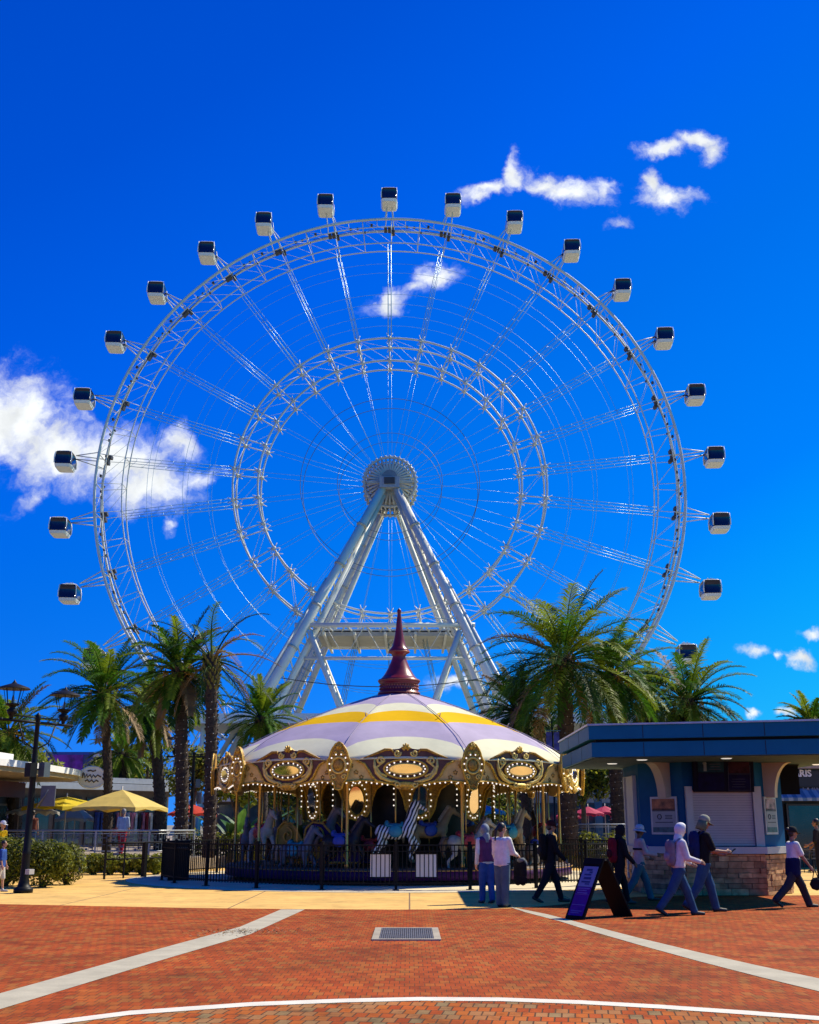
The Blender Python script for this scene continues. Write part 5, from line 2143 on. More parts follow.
def frond(b, root, az, el, Lf, droop, mi, pairs=34, width=.048, llen=.46, roll=0.0, wind=(0, 0), curl=1.0):
    """arched rachis with two rows of leaflets"""
    n = 12
    d = Vector((math.cos(az) * math.cos(el), math.sin(az) * math.cos(el), math.sin(el)))
    pts = [Vector(root)]
    step = Lf / n
    for i in range(n):
        q = (i + 1) / n
        d = d + Vector((wind[0], wind[1], 0)) * (q * .10) + Vector((0, 0, -droop * (0.05 + .14 * q ** curl)))
        d.normalize()
        pts.append(pts[-1] + d * step)
    b.path(pts, [.032 * (1 - .85 * i / n) + .004 for i in range(n + 1)], 4, mi=mi, cap=False)
    side0 = Vector((-math.sin(az), math.cos(az), 0))
    for k in range(pairs):
        q = .14 + .86 * (k + .5) / pairs
        f = q * n
        i = min(n - 1, int(f))
        p = pts[i].lerp(pts[i + 1], f - i)
        t = (pts[i + 1] - pts[i]).normalized()
        sd = (side0 - t * side0.dot(t)).normalized()
        upv = t.cross(sd)
        if upv.z < 0:
            upv = -upv
        shape = min(1.0, (q - .08) * 5) * (1.0 - .62 * max(0, q - .45) / .55)
        for s in (-1, 1):
            ll = llen * shape * random.uniform(.8, 1.15)
            v = (sd * s * math.cos(R(38)) + upv * random.uniform(.12, .42) + t * random.uniform(.55, .85)).normalized()
            v2 = (v + Vector((0, 0, -.35 - .4 * random.random())) + Vector((wind[0], wind[1], 0)) * .25).normalized()
            w_ = width * random.uniform(.8, 1.2)
            wd = v.cross(upv).normalized() * (w_ / 2)
            m_ = p + v * ll * .5
            e_ = m_ + v2 * ll * .5
            b.add([p - wd * .6, p + wd * .6, m_ + wd, m_ - wd, e_], [(0, 1, 2, 3), (3, 2, 4)], mi)


def palm(label, base_px, Y, crown_px, crown_py, Rpx, nf=46, zb=0.45, tw=.24, wind=(0, 0), mix=(.5, .35, .05, .10), lean=None, name='date_palm', lo=-50, hi=72, pairs=46,
         boots='brown', lights=False, fruit=True, llen=.56, droop=.78, seed=1, width=.046, group='palms round the carousel', bulge=1.35, skirt=True, dry_side=False):
    random.seed(seed)
    cr = at(crown_px, crown_py, Y)
    bs = at(base_px, 840, Y)
    sc = Y / FOC
    Lf = Rpx * sc * 1.12
    t = thing(name, label, 'palm tree', (bs.x, Y, zb), 0, group)
    top = Vector((cr.x - bs.x, 0, cr.z - zb))
    b = MB()
    H = top.z
    n = max(10, int(H / .35))
    pts, rad = [], []
    for i in range(n + 1):
        q = i / n
        x = top.x * (q ** 1.6)
        pts.append(Vector((x, .08 * math.sin(q * 5), H * q)))
        r = tw * (1.18 - .18 * q)
        r *= 1 + .05 * math.sin(i * 2.4)
        if H * (1 - q) < 1.25:
            r = tw * (1 + (bulge - 1) * max(0, 1 - abs(H * (1 - q) - .55) / .8))
        rad.append(r)
    b.path(pts, rad, 14, mi=0)
    # stubs of old leaf bases up the stem
    k = 0
    z = .5
    while z < H - .05:
        q = z / H
        i = min(n - 1, int(q * n))
        c = pts[i].lerp(pts[i + 1], q * n - i)
        r = rad[i]
        top_zone = H - z < 1.35
        for j in range(7 if top_zone else 6):
            a = k * 2.4 + j * 2 * PI / (7 if top_zone else 6)
            o = Vector((math.cos(a), math.sin(a), 0))
            ln = random.uniform(.14, .24) if top_zone else random.uniform(.05, .09)
            p0 = c + o * (r * .85)
            p1 = c + o * (r + ln * .55) + Vector((0, 0, ln * .9))
            b.path([p0, p1], [.07 if top_zone else .055, .022], 4, mi=1 if top_zone else 0, smooth=False)
        z += .13 if top_zone else .17
        k += 1
    b.build('trunk', [tr_m, boot_g if boots == 'green' else boot_m], t)
    b = MB()
    for i in range(nf):
        q = (i + .5) / nf
        el = R(hi + (lo - hi) * (q ** 1.08) + random.uniform(-9, 7))
        az = i * 2.39996 + random.uniform(-.2, .2)
        rr = random.random()
        acc, mi = 0, 0
        for m_, w_ in enumerate(mix):
            acc += w_
            if rr <= acc:
                mi = m_
                break
        if q > .86 and skirt and random.random() < .35:
            mi = 2
        if dry_side and math.cos(az) > .15 and q > .3:
            mi = 2 if random.random() < .75 else 3
        elif dry_side and mi == 2 and q < .4:
            mi = 0
        lf = Lf * random.uniform(.86, 1.08) * (1.0 if q < .8 else .85)
        root = top + Vector((math.cos(az) * .12, math.sin(az) * .12, -.30 * q))
        frond(b, root, az, el, lf, droop * random.uniform(.75, 1.25), mi, pairs, width, llen * Lf / 2.6, wind=wind)
    b.build('crown', FR, t)
    if fruit:
        b = MB()
        b.ball(top + Vector((0, 0, -.05)), .09, 6)
        for i in range(5):
            a = random.uniform(0, 2 * PI)
            e0 = top + Vector((0, 0, -.02))
            e1 = e0 + Vector((math.cos(a) * .45, math.sin(a) * .45, .15))
            e2 = e1 + Vector((math.cos(a) * .2, math.sin(a) * .2, -.35))
            b.path([e0, e1, e2], [.025, .02, .012], 4)
            for m_ in range(12):
                e3 = e2 + Vector((random.gauss(0, .09), random.gauss(0, .09), random.gauss(-.05, .15)))
                b.path([e2, e3], [.010, .006], 4)
                b.ball(e3, .036, 5)
        b.build('fruit_stalks', fruit_m, t)
    if lights:
        b = MB()
        m_ = 0
        pth = []
        zz = .7
        while zz < H - 1.0:
            q = zz / H
            i = min(n - 1, int(q * n))
            c = pts[i].lerp(pts[i + 1], q * n - i)
            a = zz * 21 + .5 * math.sin(zz * 7)
            p_ = c + Vector((math.cos(a), math.sin(a), 0)) * (rad[i] + .085)
            pth.append(p_)
            if random.random() < .8:
                b.ball(p_, .017, 5)
            zz += .034
        b.path(pth, .006, 4, mi=1)
        b.build('string_lights', [M('fairy_bulb', (0.62, 0.60, 0.52), 0.3, var=.1), MATS['bulb_wire']], t)
    return t


palm('feathery green date palm behind the straw parasol, blown to the left', 107, 50.5, 104, 690, 58, nf=60, tw=.17, lights=False, wind=(-.25, 0), mix=(.50, .42, .02, .06), lo=-42, seed=3)
palm('dense dark date palm with hanging fronds, left neighbour of the ragged one', 181, 44.6, 180, 668, 56, nf=60, tw=.22, lights=True, mix=(.35, .42, .08, .15), lo=-62, seed=5, wind=(-.1, 0))
palm('tall ragged palm with sparse browned fronds just left of the carousel', 209, 43.2, 212, 655, 68, nf=18, tw=.205, lights=True, mix=(.34, .14, .24, .28), lo=-38, hi=74, pairs=30, boots='green', fruit=False, wind=(.55, .1), llen=.36,
     droop=.9, seed=8, bulge=1.5, skirt=False, width=.036, dry_side=True)
palm('small spiky palm peeping over the left rim of the canopy', 262, 58.0, 262, 716, 42, nf=46, tw=.22, mix=(.55, .35, 0, .10), lo=-40, hi=74, fruit=False, seed=11, droop=.7)
palm('biggest date palm with a full crown, right behind the carousel', 570, 46.2, 563, 656, 88, nf=66, tw=.30, lights=True, mix=(.50, .32, .03, .15), lo=-44, seed=13, pairs=44, wind=(-.12, 0), bulge=1.5)
palm('date palm in the middle of the three to the right, overlapping the biggest', 620, 49.0, 612, 674, 60, nf=58, tw=.27, lights=True, mix=(.34, .48, .06, .12), lo=-55, seed=17)
palm('date palm standing behind the kiosk roof, topped by a wheel cabin', 690, 54.0, 688, 699, 60, nf=60, tw=.27, mix=(.45, .42, .04, .09), lo=-48, seed=19)
palm('palm with drooping olive fronds between its two taller neighbours over the kiosk roof', 652, 58.0, 646, 704, 54, nf=64, tw=.25, mix=(.2, .65, .08, .07), lo=-72, seed=23)
palm('low dark palm tucked under the biggest date palm', 530, 52.0, 518, 708, 50, nf=60, tw=.25, mix=(.40, .2, .02, .38), lo=-45, fruit=False, seed=29)
palm('palm crown cut off by the right picture edge above the kiosk roof', 812, 58.0, 812, 724, 36, nf=44, tw=.24, mix=(.5, .4, 0, .10), lo=-30, fruit=False, seed=31)
palm('yellowing palm behind the street lamp lanterns', 14, 52.0, 8, 730, 52, nf=54, tw=.24, mix=(.22, .60, .10, .08), lo=-75, seed=37)
palm('small pale palm between the oval sign and the dark trunks', 122, 66.0, 122, 752, 32, nf=44, tw=.22, mix=(.25, .65, .05, .05), lo=-55, fruit=False, seed=41)
palm('olive date palm filling the gap behind the dark left trunks', 160, 56.0, 152, 706, 46, nf=56, tw=.24, mix=(.30, .48, .10, .12), lo=-70, seed=43)


# ================================================================== broad-leaved trees and shrubs
leaf_a = M('leaf_green', (0.15, 0.18, 0.014), 0.5, var=.5, scale=1.4, trans=.42, spec=.3)
leaf_b = M('leaf_lime', (0.30, 0.31, 0.025), 0.5, var=.4, scale=1.4, trans=.45, spec=.3)
leaf_c = M('leaf_deep', (0.022, 0.042, 0.008), 0.55, var=.5, scale=1.4, trans=.2, spec=.25)
bark = M('bark', (0.09, 0.065, 0.045), 0.95, var=.4, scale=8, bump=.8, bscale=16)


def foliage(b, blobs, n, size, mats_w=(.55, .2, .25), shell=.55):
    tot = sum(r[0] * r[1] + r[1] * r[2] + r[0] * r[2] for (_, r) in blobs)
    for (c, r) in blobs:
        k = int(n * (r[0] * r[1] + r[1] * r[2] + r[0] * r[2]) / tot)
        for _ in range(k):
            v = Vector((random.gauss(0, 1), random.gauss(0, 1), random.gauss(0, 1))).normalized()
            q = shell + (1 - shell) * random.random() ** .6
            q *= 1 + .16 * noise.noise(Vector((c[0] + v.x * 2.3, c[1] + v.y * 2.3, c[2] + v.z * 2.3)) * 1.3)
            p = Vector((c[0] + v.x * r[0] * q, c[1] + v.y * r[1] * q, c[2] + v.z * r[2] * q))
            nn = (v + Vector((random.gauss(0, .6), random.gauss(0, .6), random.gauss(.25, .6)))).normalized()
            x = nn.orthogonal().normalized()
            a = random.uniform(0, 2 * PI)
            y = nn.cross(x)
            u = x * math.cos(a) + y * math.sin(a)
            w_ = nn.cross(u)
            s = size * random.uniform(.6, 1.3)
            rr = random.random()
            mi = 0 if rr < mats_w[0] else (1 if rr < mats_w[0] + mats_w[1] else 2)
            b.add([p - u * s, p + w_ * s * .42 + nn * s * .1, p + u * s, p - w_ * s * .42 + nn * s * .1], [(0, 1, 2, 3)], mi)


def tree(px, Y, py_top, py_bot, wpx, label, seed, mats_w=(.5, .25, .25), n=2600, size=.16, name='shade_tree', group='shade trees behind the plaza'):
    random.seed(seed)
    top, bot = at(px, py_top, Y), at(px, py_bot, Y)
    sc = Y / FOC
    w_ = wpx * sc / 2
    h = (top.z - bot.z) / 2
    t = thing(name, label, 'tree', (top.x, Y, 0.45), 0, group)
    zc = (top.z + bot.z) / 2 - .45
    b = MB()
    b.path([(0, 0, 0), (.05, 0, zc * .5), (0, .05, zc)], [.17, .13, .09], 8)
    blobs = []
    for i in range(9):
        a = random.uniform(0, 2 * PI)
        q = random.uniform(.25, .7)
        c = Vector((math.cos(a) * w_ * q, math.sin(a) * w_ * q * .8, zc + random.uniform(-.5, .5) * h))
        s = random.uniform(.36, .55)
        blobs.append((c, (w_ * s, w_ * s * .9, h * s)))
        b.path([(0, .02, zc * random.uniform(.5, .75)), c * .6 + Vector((0, 0, zc * .35)), c], [.07, .05, .02], 6)
    b.build('trunk', bark, t)
    b = MB()
    foliage(b, blobs, n, size, mats_w)
    b.build('crown', [leaf_a, leaf_b, leaf_c], t)
    return t


tree(150, 70, 730, 800, 90, 'broad tree with deep green crown left of the dark palm trunks', 51)
tree(196, 64, 742, 800, 54, 'yellow-green young tree between the two dark left trunks', 52, (.4, .5, .1))
tree(238, 60, 752, 812, 60, 'bushy yellow-green tree at the left rim of the canopy', 53, (.45, .45, .1))
tree(120, 78, 742, 800, 70, 'olive tree crown behind the oval sign', 54, (.4, .45, .15))
tree(540, 58, 700, 790, 90, 'thick dark green tree behind the right slope of the canopy', 55, (.45, .12, .43), 3800)
tree(580, 64, 740, 812, 70, 'dark tree filling the gap beside the biggest palm trunk', 56, (.45, .2, .35))
tree(636, 74, 722, 800, 80, 'shade tree behind the kiosk roof, between the right palms', 57)
tree(300, 70, 760, 830, 90, 'deep green tree seen through the left half of the carousel', 58, (.4, .1, .5))
tree(420, 68, 756, 830, 100, 'deep green tree seen through the middle of the carousel', 59, (.4, .1, .5))
tree(30, 66, 724, 800, 100, 'bright olive tree behind the restaurant roof', 60, (.4, .5, .1))
tree(500, 72, 752, 830, 80, 'tree seen through the right half of the carousel', 61, (.4, .2, .4))
tree(790, 70, 745, 810, 90, 'tree crown behind the wine bar', 62)


def shrub(px, Y, py_top, wpx, label, seed, mats_w=(.55, .25, .2), n=1500, size=.06, zb=0.004, name='shrub', group=None, depth=.8, lobes=6):
    random.seed(seed)
    top = at(px, py_top, Y)
    w_ = wpx * Y / FOC / 2
    h = top.z - zb
    t = thing(name, label, 'shrub', (top.x, Y, zb), 0, group)
    b = MB()
    blobs = [(Vector((0, 0, h * .5)), (w_ * .8, w_ * depth * .8, h * .5))]
    for i in range(lobes):
        a = random.uniform(0, 2 * PI)
        c = Vector((math.cos(a) * w_ * .5, math.sin(a) * w_ * depth * .5, h * random.uniform(.4, .68)))
        s = random.uniform(.42, .56)
        blobs.append((c, (w_ * s, w_ * s * depth, h * .34)))
    foliage(b, blobs, n, size, mats_w, .72)
    b.build('leaves', [leaf_a, leaf_b, leaf_c], t)
    b = MB()
    for i in range(7):
        c = blobs[i % len(blobs)][0]
        b.path([(c.x * .2, c.y * .2, 0), (c.x * .6, c.y * .6, h * .3), (c.x, c.y, h * .6)], [.03, .02, .008], 5)
    b.build('stems', bark, t)
    return t


shrub(8, 32.3, 835, 66, 'clipped round bush cut by the left picture edge, behind the lamp post', 71, n=7000, size=.05)
shrub(46, 31.6, 839, 54, 'clipped round bush just right of the lamp post', 72, n=7000, size=.045, mats_w=(.6, .2, .2))
shrub(70, 33.0, 842, 44, 'clipped round bush at the right end of the planting bed', 73, n=5500, size=.045, mats_w=(.5, .25, .25))
for i, (px, lab) in enumerate(((94, 'light green leafy plant at the left end of the low hedge'), (110, 'light green leafy plant behind the first rail post'), (126, 'light green leafy plant behind the middle rail post'),
                               (142, 'light green leafy plant behind the thick rail post'), (158, 'light green leafy plant next to the black cabinet'))):
    shrub(px, 39.6, 853, 22, lab, 80 + i, (.25, .7, .05), n=700, size=.085, name='hedge_plant', group='low hedge plants left of the carousel', depth=1.4)
for i, (px, lab) in enumerate(((196, 'green hedge bush right of the terrace railing end'), (214, 'green hedge bush under the ragged palm trunk'), (234, 'green hedge bush below the broad-leaved plant'), (256, 'green hedge bush behind the left carousel column'))):
    shrub(px, 46.5, 829 + (i % 2) * 2, 24, lab, 90 + i, (.5, .4, .1), n=800, size=.07, zb=.05, name='hedge_bush', group='hedge behind the carousel fence')
for i, (px, lab) in enumerate(((566, 'flowering shrub at the left end of the right railing'), (590, 'flowering shrub in the middle of the right railing'), (614, 'flowering shrub behind the kiosk door corner'))):
    shrub(px, 46.4, 830, 30, lab, 95 + i, (.45, .45, .1), n=800, size=.07, zb=.05, name='flowering_shrub', group='shrubs before the right railing')
shrub(786, 34.5, 852, 20, 'small lime green shrub at the right corner of the kiosk', 99, (.2, .75, .05), n=600, size=.06)

# bird-of-paradise plant with big paddle leaves
random.seed(77)
e = at(243, 838, 47.6)
bop = thing('paddle_plant', 'tall plant with broad upright paddle leaves left of the carousel', 'plant', (e.x, 47.6, .3))
b = MB()
for i in range(26):
    a = random.uniform(0, 2 * PI)
    tilt = random.uniform(.15, .75)
    h_ = random.uniform(.9, 2.0)
    d = Vector((math.cos(a) * tilt, math.sin(a) * tilt, 1)).normalized()
    p0 = Vector((random.uniform(-.5, .5), random.uniform(-.3, .3), 0))
    p1 = p0 + d * h_ * .55
    side = d.cross(Vector((math.cos(a), math.sin(a), .2))).normalized()
    b.path([p0, p1], [.025, .018], 5, mi=2)
    prev = None
    nseg = 6
    ll = h_ * .75
    for k in range(nseg + 1):
        q = k / nseg
        c = p1 + d * (ll * q) + Vector((math.cos(a), math.sin(a), -.5)) * (q * q * ll * .35)
        w_ = .20 * math.sin(PI * (q * .92 + .06)) ** .7 + .01
        up_ = Vector((math.cos(a), math.sin(a), 0)) * -.06
        cur = (c - side * w_ + up_, c, c + side * w_ + up_)
        if prev:
            b.add([prev[0], prev[1], prev[2], cur[0], cur[1], cur[2]], [(0, 1, 4, 3), (1, 2, 5, 4)], 0 if i % 3 else 1)
        prev = cur
b.build('leaves', [M('paddle_green', (0.045, 0.13, 0.02), 0.35, var=.3, trans=.3), M('paddle_light', (0.11, 0.24, 0.04), 0.35, var=.3, trans=.3), leaf_a], bop)
# ================================================================== people
SKIN = {'fair': (0.50, 0.27, 0.17), 'tan': (0.34, 0.17, 0.10), 'deep': (0.13, 0.06, 0.035)}
shoe_m = M('shoe_dark', (0.02, 0.02, 0.022), 0.6, var=.2)
sole_w = M('shoe_white', (0.45, 0.45, 0.44), 0.6, var=.1)
eye_m = M('eye_dark', (0.01, 0.008, 0.006), 0.2)
lip_m = M('lip', (0.30, 0.09, 0.07), 0.5)
CLOTH = {}


def cloth(name, col):
    return M('cloth_' + name, col, 0.9, var=.22, scale=5, bump=.9, bscale=9, spec=.12)


def fwd(a):
    """direction in the walking plane: a degrees forward of straight down"""
    return Vector((math.sin(R(a)), 0, -math.cos(R(a))))


class Fig:
    pass


def person(label, px, py, heading, H, legs=(0, 0, 0, 0), arms=((5, 8, 12), (5, 8, 12)), lean=2, skin='tan', head_pitch=0, head_yaw=0,
           top=None, sleeve=1.0, top_long=0.0, bottom=None, flare=0.0, shoe=shoe_m, hair=None, hair_kind='short', z0=0.0, Y=None, vox=.0095, heavy=1.0,
           skirt=None, group=None, shorts=False):
    f = Fig()
    if Y is None:
        g_ = gr(px, py, z0)
    else:
        g_ = at(px, py, Y)
        g_.z = z0
    t = thing('person', label, 'person', (g_.x, g_.y, z0), R(heading), group)
    f.t, f.H = t, H
    th, shn, ank = .245 * H, .238 * H, .042 * H
    # legs
    J = {}
    low = 9
    for s, (hp, kn) in ((1, legs[0:2]), (-1, legs[2:4])):
        hip = Vector((0, s * .050 * H, 0))
        knee = hip + fwd(hp) * th
        ankle = knee + fwd(hp - kn) * shn
        J[s] = [hip, knee, ankle, hp - kn]
        low = min(low, ankle.z)
    up = -low + ank
    for s in (1, -1):
        for k in range(3):
            J[s][k] = J[s][k] + Vector((0, 0, up))
    pel = Vector((0, 0, up + .02 * H))
    sl = R(lean)
    up_t = Vector((math.sin(sl), 0, math.cos(sl)))
    chest = pel + up_t * (.285 * H)
    neck = chest + up_t * (.035 * H)
    yaw = Matrix.Rotation(R(head_yaw), 3, 'Z')
    hd = neck + up_t * (.030 * H) + Vector((.012 * H, 0, .062 * H))
    hm = yaw @ Matrix.Rotation(R(head_pitch), 3, 'Y')
    f.head, f.hm, f.chest, f.pel, f.up_t = hd, hm, chest, pel, up_t
    # arms
    A = {}
    for s, (fw, ab, el) in ((1, arms[0]), (-1, arms[1])):
        sh = chest + Vector((0, s * .100 * H, -.018 * H))
        du = fwd(fw)
        du = (du + Vector((0, s * math.sin(R(ab)), 0))).normalized()
        e = sh + du * (.165 * H)
        dl = fwd(fw + el)
        dl = (dl + Vector((0, s * math.sin(R(ab)) * .4 - s * max(0, el - 30) / 260, 0))).normalized()
        w_ = e + dl * (.140 * H)
        A[s] = (sh, e, w_, dl)
    f.A, f.J = A, J
    skm = M('skin_' + skin, SKIN[skin], 0.55, var=.08, scale=12, spec=.3)
    # ---- one continuous body
    b = MB()
    hv = heavy
    for yy in (-.042, 0, .042):
        capsule(b, pel + Vector((0, yy * H * hv, -.02 * H)), pel + up_t * (.13 * H) + Vector((0, yy * H * .8 * hv, 0)), .056 * H * hv, .050 * H * hv)
        capsule(b, pel + up_t * (.13 * H) + Vector((0, yy * H * .8 * hv, 0)), chest + Vector((0, yy * H * 1.15, -.04 * H)), .050 * H * hv, .052 * H)
    capsule(b, chest + Vector((0, -.085 * H, -.016 * H)), chest + Vector((0, .085 * H, -.016 * H)), .034 * H)
    capsule(b, chest - up_t * .01 * H, hd + Vector((-.012 * H, 0, -.03 * H)), .034 * H, .030 * H)

    def hp_(v):
        return hd + hm @ (Vector(v) * H)
    b.ball(hd + hm @ Vector((-.006 * H, 0, .010 * H)), (.056 * H, .043 * H, .056 * H), 14, rot=hm)
    b.ball(hp_((.012, 0, -.026)), (.040 * H, .034 * H, .042 * H), 12, rot=hm)
    capsule(b, hp_((.046, 0, .006)), hp_((.061, 0, -.013)), .006 * H, .0105 * H, 8)
    capsule(b, hp_((.030, 0, -.052)), hp_((.038, 0, -.050)), .016 * H, .012 * H, 8)
    for s in (1, -1):
        b.ball(hp_((-.006, s * .043, -.006)), (.011 * H, .006 * H, .017 * H), 8, rot=hm)
        capsule(b, hp_((.044, s * .010, .017)), hp_((.041, s * .026, .016)), .006 * H, .005 * H, 6)
        sh, e, w_, dl = A[s]
        capsule(b, sh, e, .028 * H, .022 * H)
        capsule(b, e, e.lerp(w_, .35), .022 * H, .0225 * H)
        capsule(b, e.lerp(w_, .35), w_, .0225 * H, .0145 * H)
        # hand: palm, four unequal bent fingers and a thumb from the side of the palm
        side = Vector((0, 1, 0))
        side = (side - dl * side.dot(dl)).normalized()
        pn = dl.cross(side)
        across = (side * .35 + pn * .94).normalized()
        palm_n = dl.cross(across).normalized() * (1 if s > 0 else -1)
        for q in (-1, 0, 1):
            capsule(b, w_ + across * (q * .009 * H), w_ + dl * (.045 * H) + across * (q * .014 * H), .011 * H, .0105 * H, 8)
        for q, ln in zip((-1.5, -.5, .5, 1.5), (.036, .043, .040, .031)):
            k0 = w_ + dl * (.047 * H) + across * (q * .0108 * H)
            k1 = k0 + (dl * .92 + palm_n * .30).normalized() * (ln * .52 * H)
            k2 = k1 + (dl * .70 + palm_n * .72).normalized() * (ln * .48 * H)
            capsule(b, k0, k1, .0062 * H, .0056 * H, 6)
            capsule(b, k1, k2, .0056 * H, .0046 * H, 6)
        t0 = w_ + dl * (.014 * H) + across * (.018 * H)
        t1 = t0 + (dl * .62 + across * .62 + palm_n * .35).normalized() * (.026 * H)
        t2 = t1 + (dl * .85 + across * .15 + palm_n * .45).normalized() * (.022 * H)
        capsule(b, t0, t1, .0085 * H, .007 * H, 6)
        capsule(b, t1, t2, .0068 * H, .0052 * H, 6)
        hip, knee, ankle, fa = J[s]
        capsule(b, hip + Vector((0, 0, -.01 * H)), knee, .050 * H * hv, .034 * H)
        capsule(b, knee, knee.lerp(ankle, .3) - Vector((.006 * H, 0, 0)), .033 * H, .033 * H)
        capsule(b, knee.lerp(ankle, .3) - Vector((.006 * H, 0, 0)), ankle, .033 * H, .020 * H)
        fd = Matrix.Rotation(-R(fa), 3, 'Y') @ Vector((1, 0, 0))
        fd = Matrix.Rotation(max(-.9, min(.5, -R(fa))) * 0 + R(max(0, -fa) * .75), 3, 'Y') @ Vector((1, 0, 0))
        J[s].append(fd)
        capsule(b, ankle + Vector((0, 0, -.01 * H)), ankle + fd * (.085 * H) - Vector((0, 0, .020 * H)), .021 * H, .015 * H, 8)
    body = part('body', fuse(b, 'body', skm, vox, 2), t)
    f.body = body
    # ---- face
    b = MB()
    for s in (1, -1):
        b.ball(hp_((.0475, s * .0185, .004)), (.004 * H, .008 * H, .0052 * H), 8, rot=hm)
    for s in (1, -1):
        b.box(hp_((.049, s * .0185, .0185)), (.006 * H, .021 * H, .004 * H), mat=hm)
    b.box(hp_((.0515, 0, -.033)), (.005 * H, .024 * H, .0045 * H), mi=1, mat=hm)
    b.build('face', [eye_m, lip_m], t)
    # ---- trousers
    if bottom is not None:
        b = MB()
        for yy in (-.040, 0, .040):
            capsule(b, pel + Vector((0, yy * H * hv, -.03 * H)), pel + up_t * (.055 * H) + Vector((0, yy * H * hv, 0)), .062 * H * hv, .058 * H * hv)
        for s in (1, -1):
            hip, knee, ankle = J[s][:3]
            capsule(b, hip + Vector((0, 0, -.01 * H)), knee, .068 * H * hv, (.053 + flare * .3) * H)
            if not shorts:
                capsule(b, knee, knee.lerp(ankle, .94), (.051 + flare * .3) * H, (.038 + flare) * H)
        part('trousers', fuse(b, 'trousers', bottom, .013, 2), t)
    # ---- shoes
    for s in (1, -1):
        b = MB()
        ankle, fd = J[s][2], J[s][-1]
        dn = Vector((fd.z, 0, -fd.x))
        a0 = ankle + dn * (.014 * H)
        capsule(b, a0 - fd * (.020 * H), a0 + fd * (.05 * H) + dn * (.004 * H), .027 * H, .025 * H)
        capsule(b, a0 + fd * (.05 * H) + dn * (.004 * H), a0 + fd * (.105 * H) + dn * (.008 * H), .025 * H, .019 * H)
        capsule(b, ankle + Vector((0, 0, .01 * H)), a0, .027 * H, .027 * H)
        part('shoe', fuse(b, 'shoe', shoe, .011, 1), t)
    # ---- top
    if top is not None:
        b = MB()
        lo = pel + up_t * ((.035 - top_long) * H)
        for yy in (-.045, 0, .045):
            capsule(b, lo + Vector((0, yy * H * hv, 0)), pel + up_t * (.14 * H) + Vector((0, yy * H * .9 * hv, 0)), .072 * H * hv, .067 * H * hv)
            capsule(b, pel + up_t * (.14 * H) + Vector((0, yy * H * .9 * hv, 0)), chest + Vector((0, yy * H * 1.15, -.04 * H)), .067 * H * hv, .066 * H)
        capsule(b, chest + Vector((0, -.088 * H, -.016 * H)), chest + Vector((0, .088 * H, -.016 * H)), .042 * H)
        for s in (1, -1):
            sh, e, w_, dl = A[s]
            if sleeve > 0:
                capsule(b, sh, sh.lerp(e, min(1, sleeve * 2)), .046 * H, .040 * H)
            if sleeve > .5:
                capsule(b, e, e.lerp(w_, (sleeve - .5) * 2 * .96), .040 * H, .029 * H)
        part('top', fuse(b, 'top', top, .013, 2), t)
    # ---- hair
    if hair is not None:
        b = MB()
        b.ball(hp_((-.014, 0, .018)), (.056 * H, .049 * H, .058 * H), 14, rot=hm)
        if hair_kind in ('short', 'bun', 'tail'):
            b.ball(hp_((-.026, 0, -.012)), (.040 * H, .044 * H, .040 * H), 12, rot=hm)
        if hair_kind == 'tail':
            capsule(b, hp_((-.066, 0, .010)), hp_((-.092, 0, -.03)), .017 * H, .023 * H)
            capsule(b, hp_((-.092, 0, -.03)), hp_((-.098, 0, -.155)), .023 * H, .009 * H)
        if hair_kind == 'bun':
            b.ball(hp_((-.070, 0, .040)), .026 * H, 10)
        if hair_kind == 'long':
            capsule(b, hp_((-.03, 0, -.02)), hp_((-.045, 0, -.12)), .046 * H, .036 * H)
        part('hair', fuse(b, 'hair', hair, .009, 1), t)
    return f


def loc(f, v, yaw_only=True):
    """a point given in a figure's own frame -> world"""
    m = Matrix.Translation(f.t.location) @ Matrix.Rotation(f.t.rotation_euler[2], 4, 'Z')
    return m @ Vector(v)


def hood(f, m, name='hood'):
    H = f.H
    b = MB()
    k = 20
    rows = []
    for i in range(9):
        q = i / 8
        ang_ = R(100 - 190 * q)        # from the brow over the crown to the nape
        rows.append(ang_)
    # shell: ellipsoid patch open at the face
    vs, fs = [], []
    nu, nv = 18, 18
    for i in range(nu + 1):
        th = R(58 + (180 - 58) * i / nu)          # polar angle from the face axis (+X)
        for j in range(nv):
            a = 2 * PI * j / nv
            v = Vector((math.cos(th) * .074, math.sin(th) * math.cos(a) * .061, math.sin(th) * math.sin(a) * .078 + .006))
            if v.z < -.03:
                v.z = -.03 + (v.z + .03) * 1.25
            vs.append(f.head + f.hm @ (v * H))
    for i in range(nu):
        for j in range(nv):
            fs.append((i * nv + j, (i + 1) * nv + j, (i + 1) * nv + (j + 1) % nv, i * nv + (j + 1) % nv))
    b.add(vs, fs, 0, True)
    capsule(b, f.head + Vector((-.03 * H, 0, -.08 * H)), f.chest + Vector((-.012 * H, 0, -.01 * H)), .052 * H, .066 * H)
    o = b.build(name, m, f.t)
    so = o.modifiers.new('thickness', 'SOLIDIFY'); so.thickness = .012
    return o


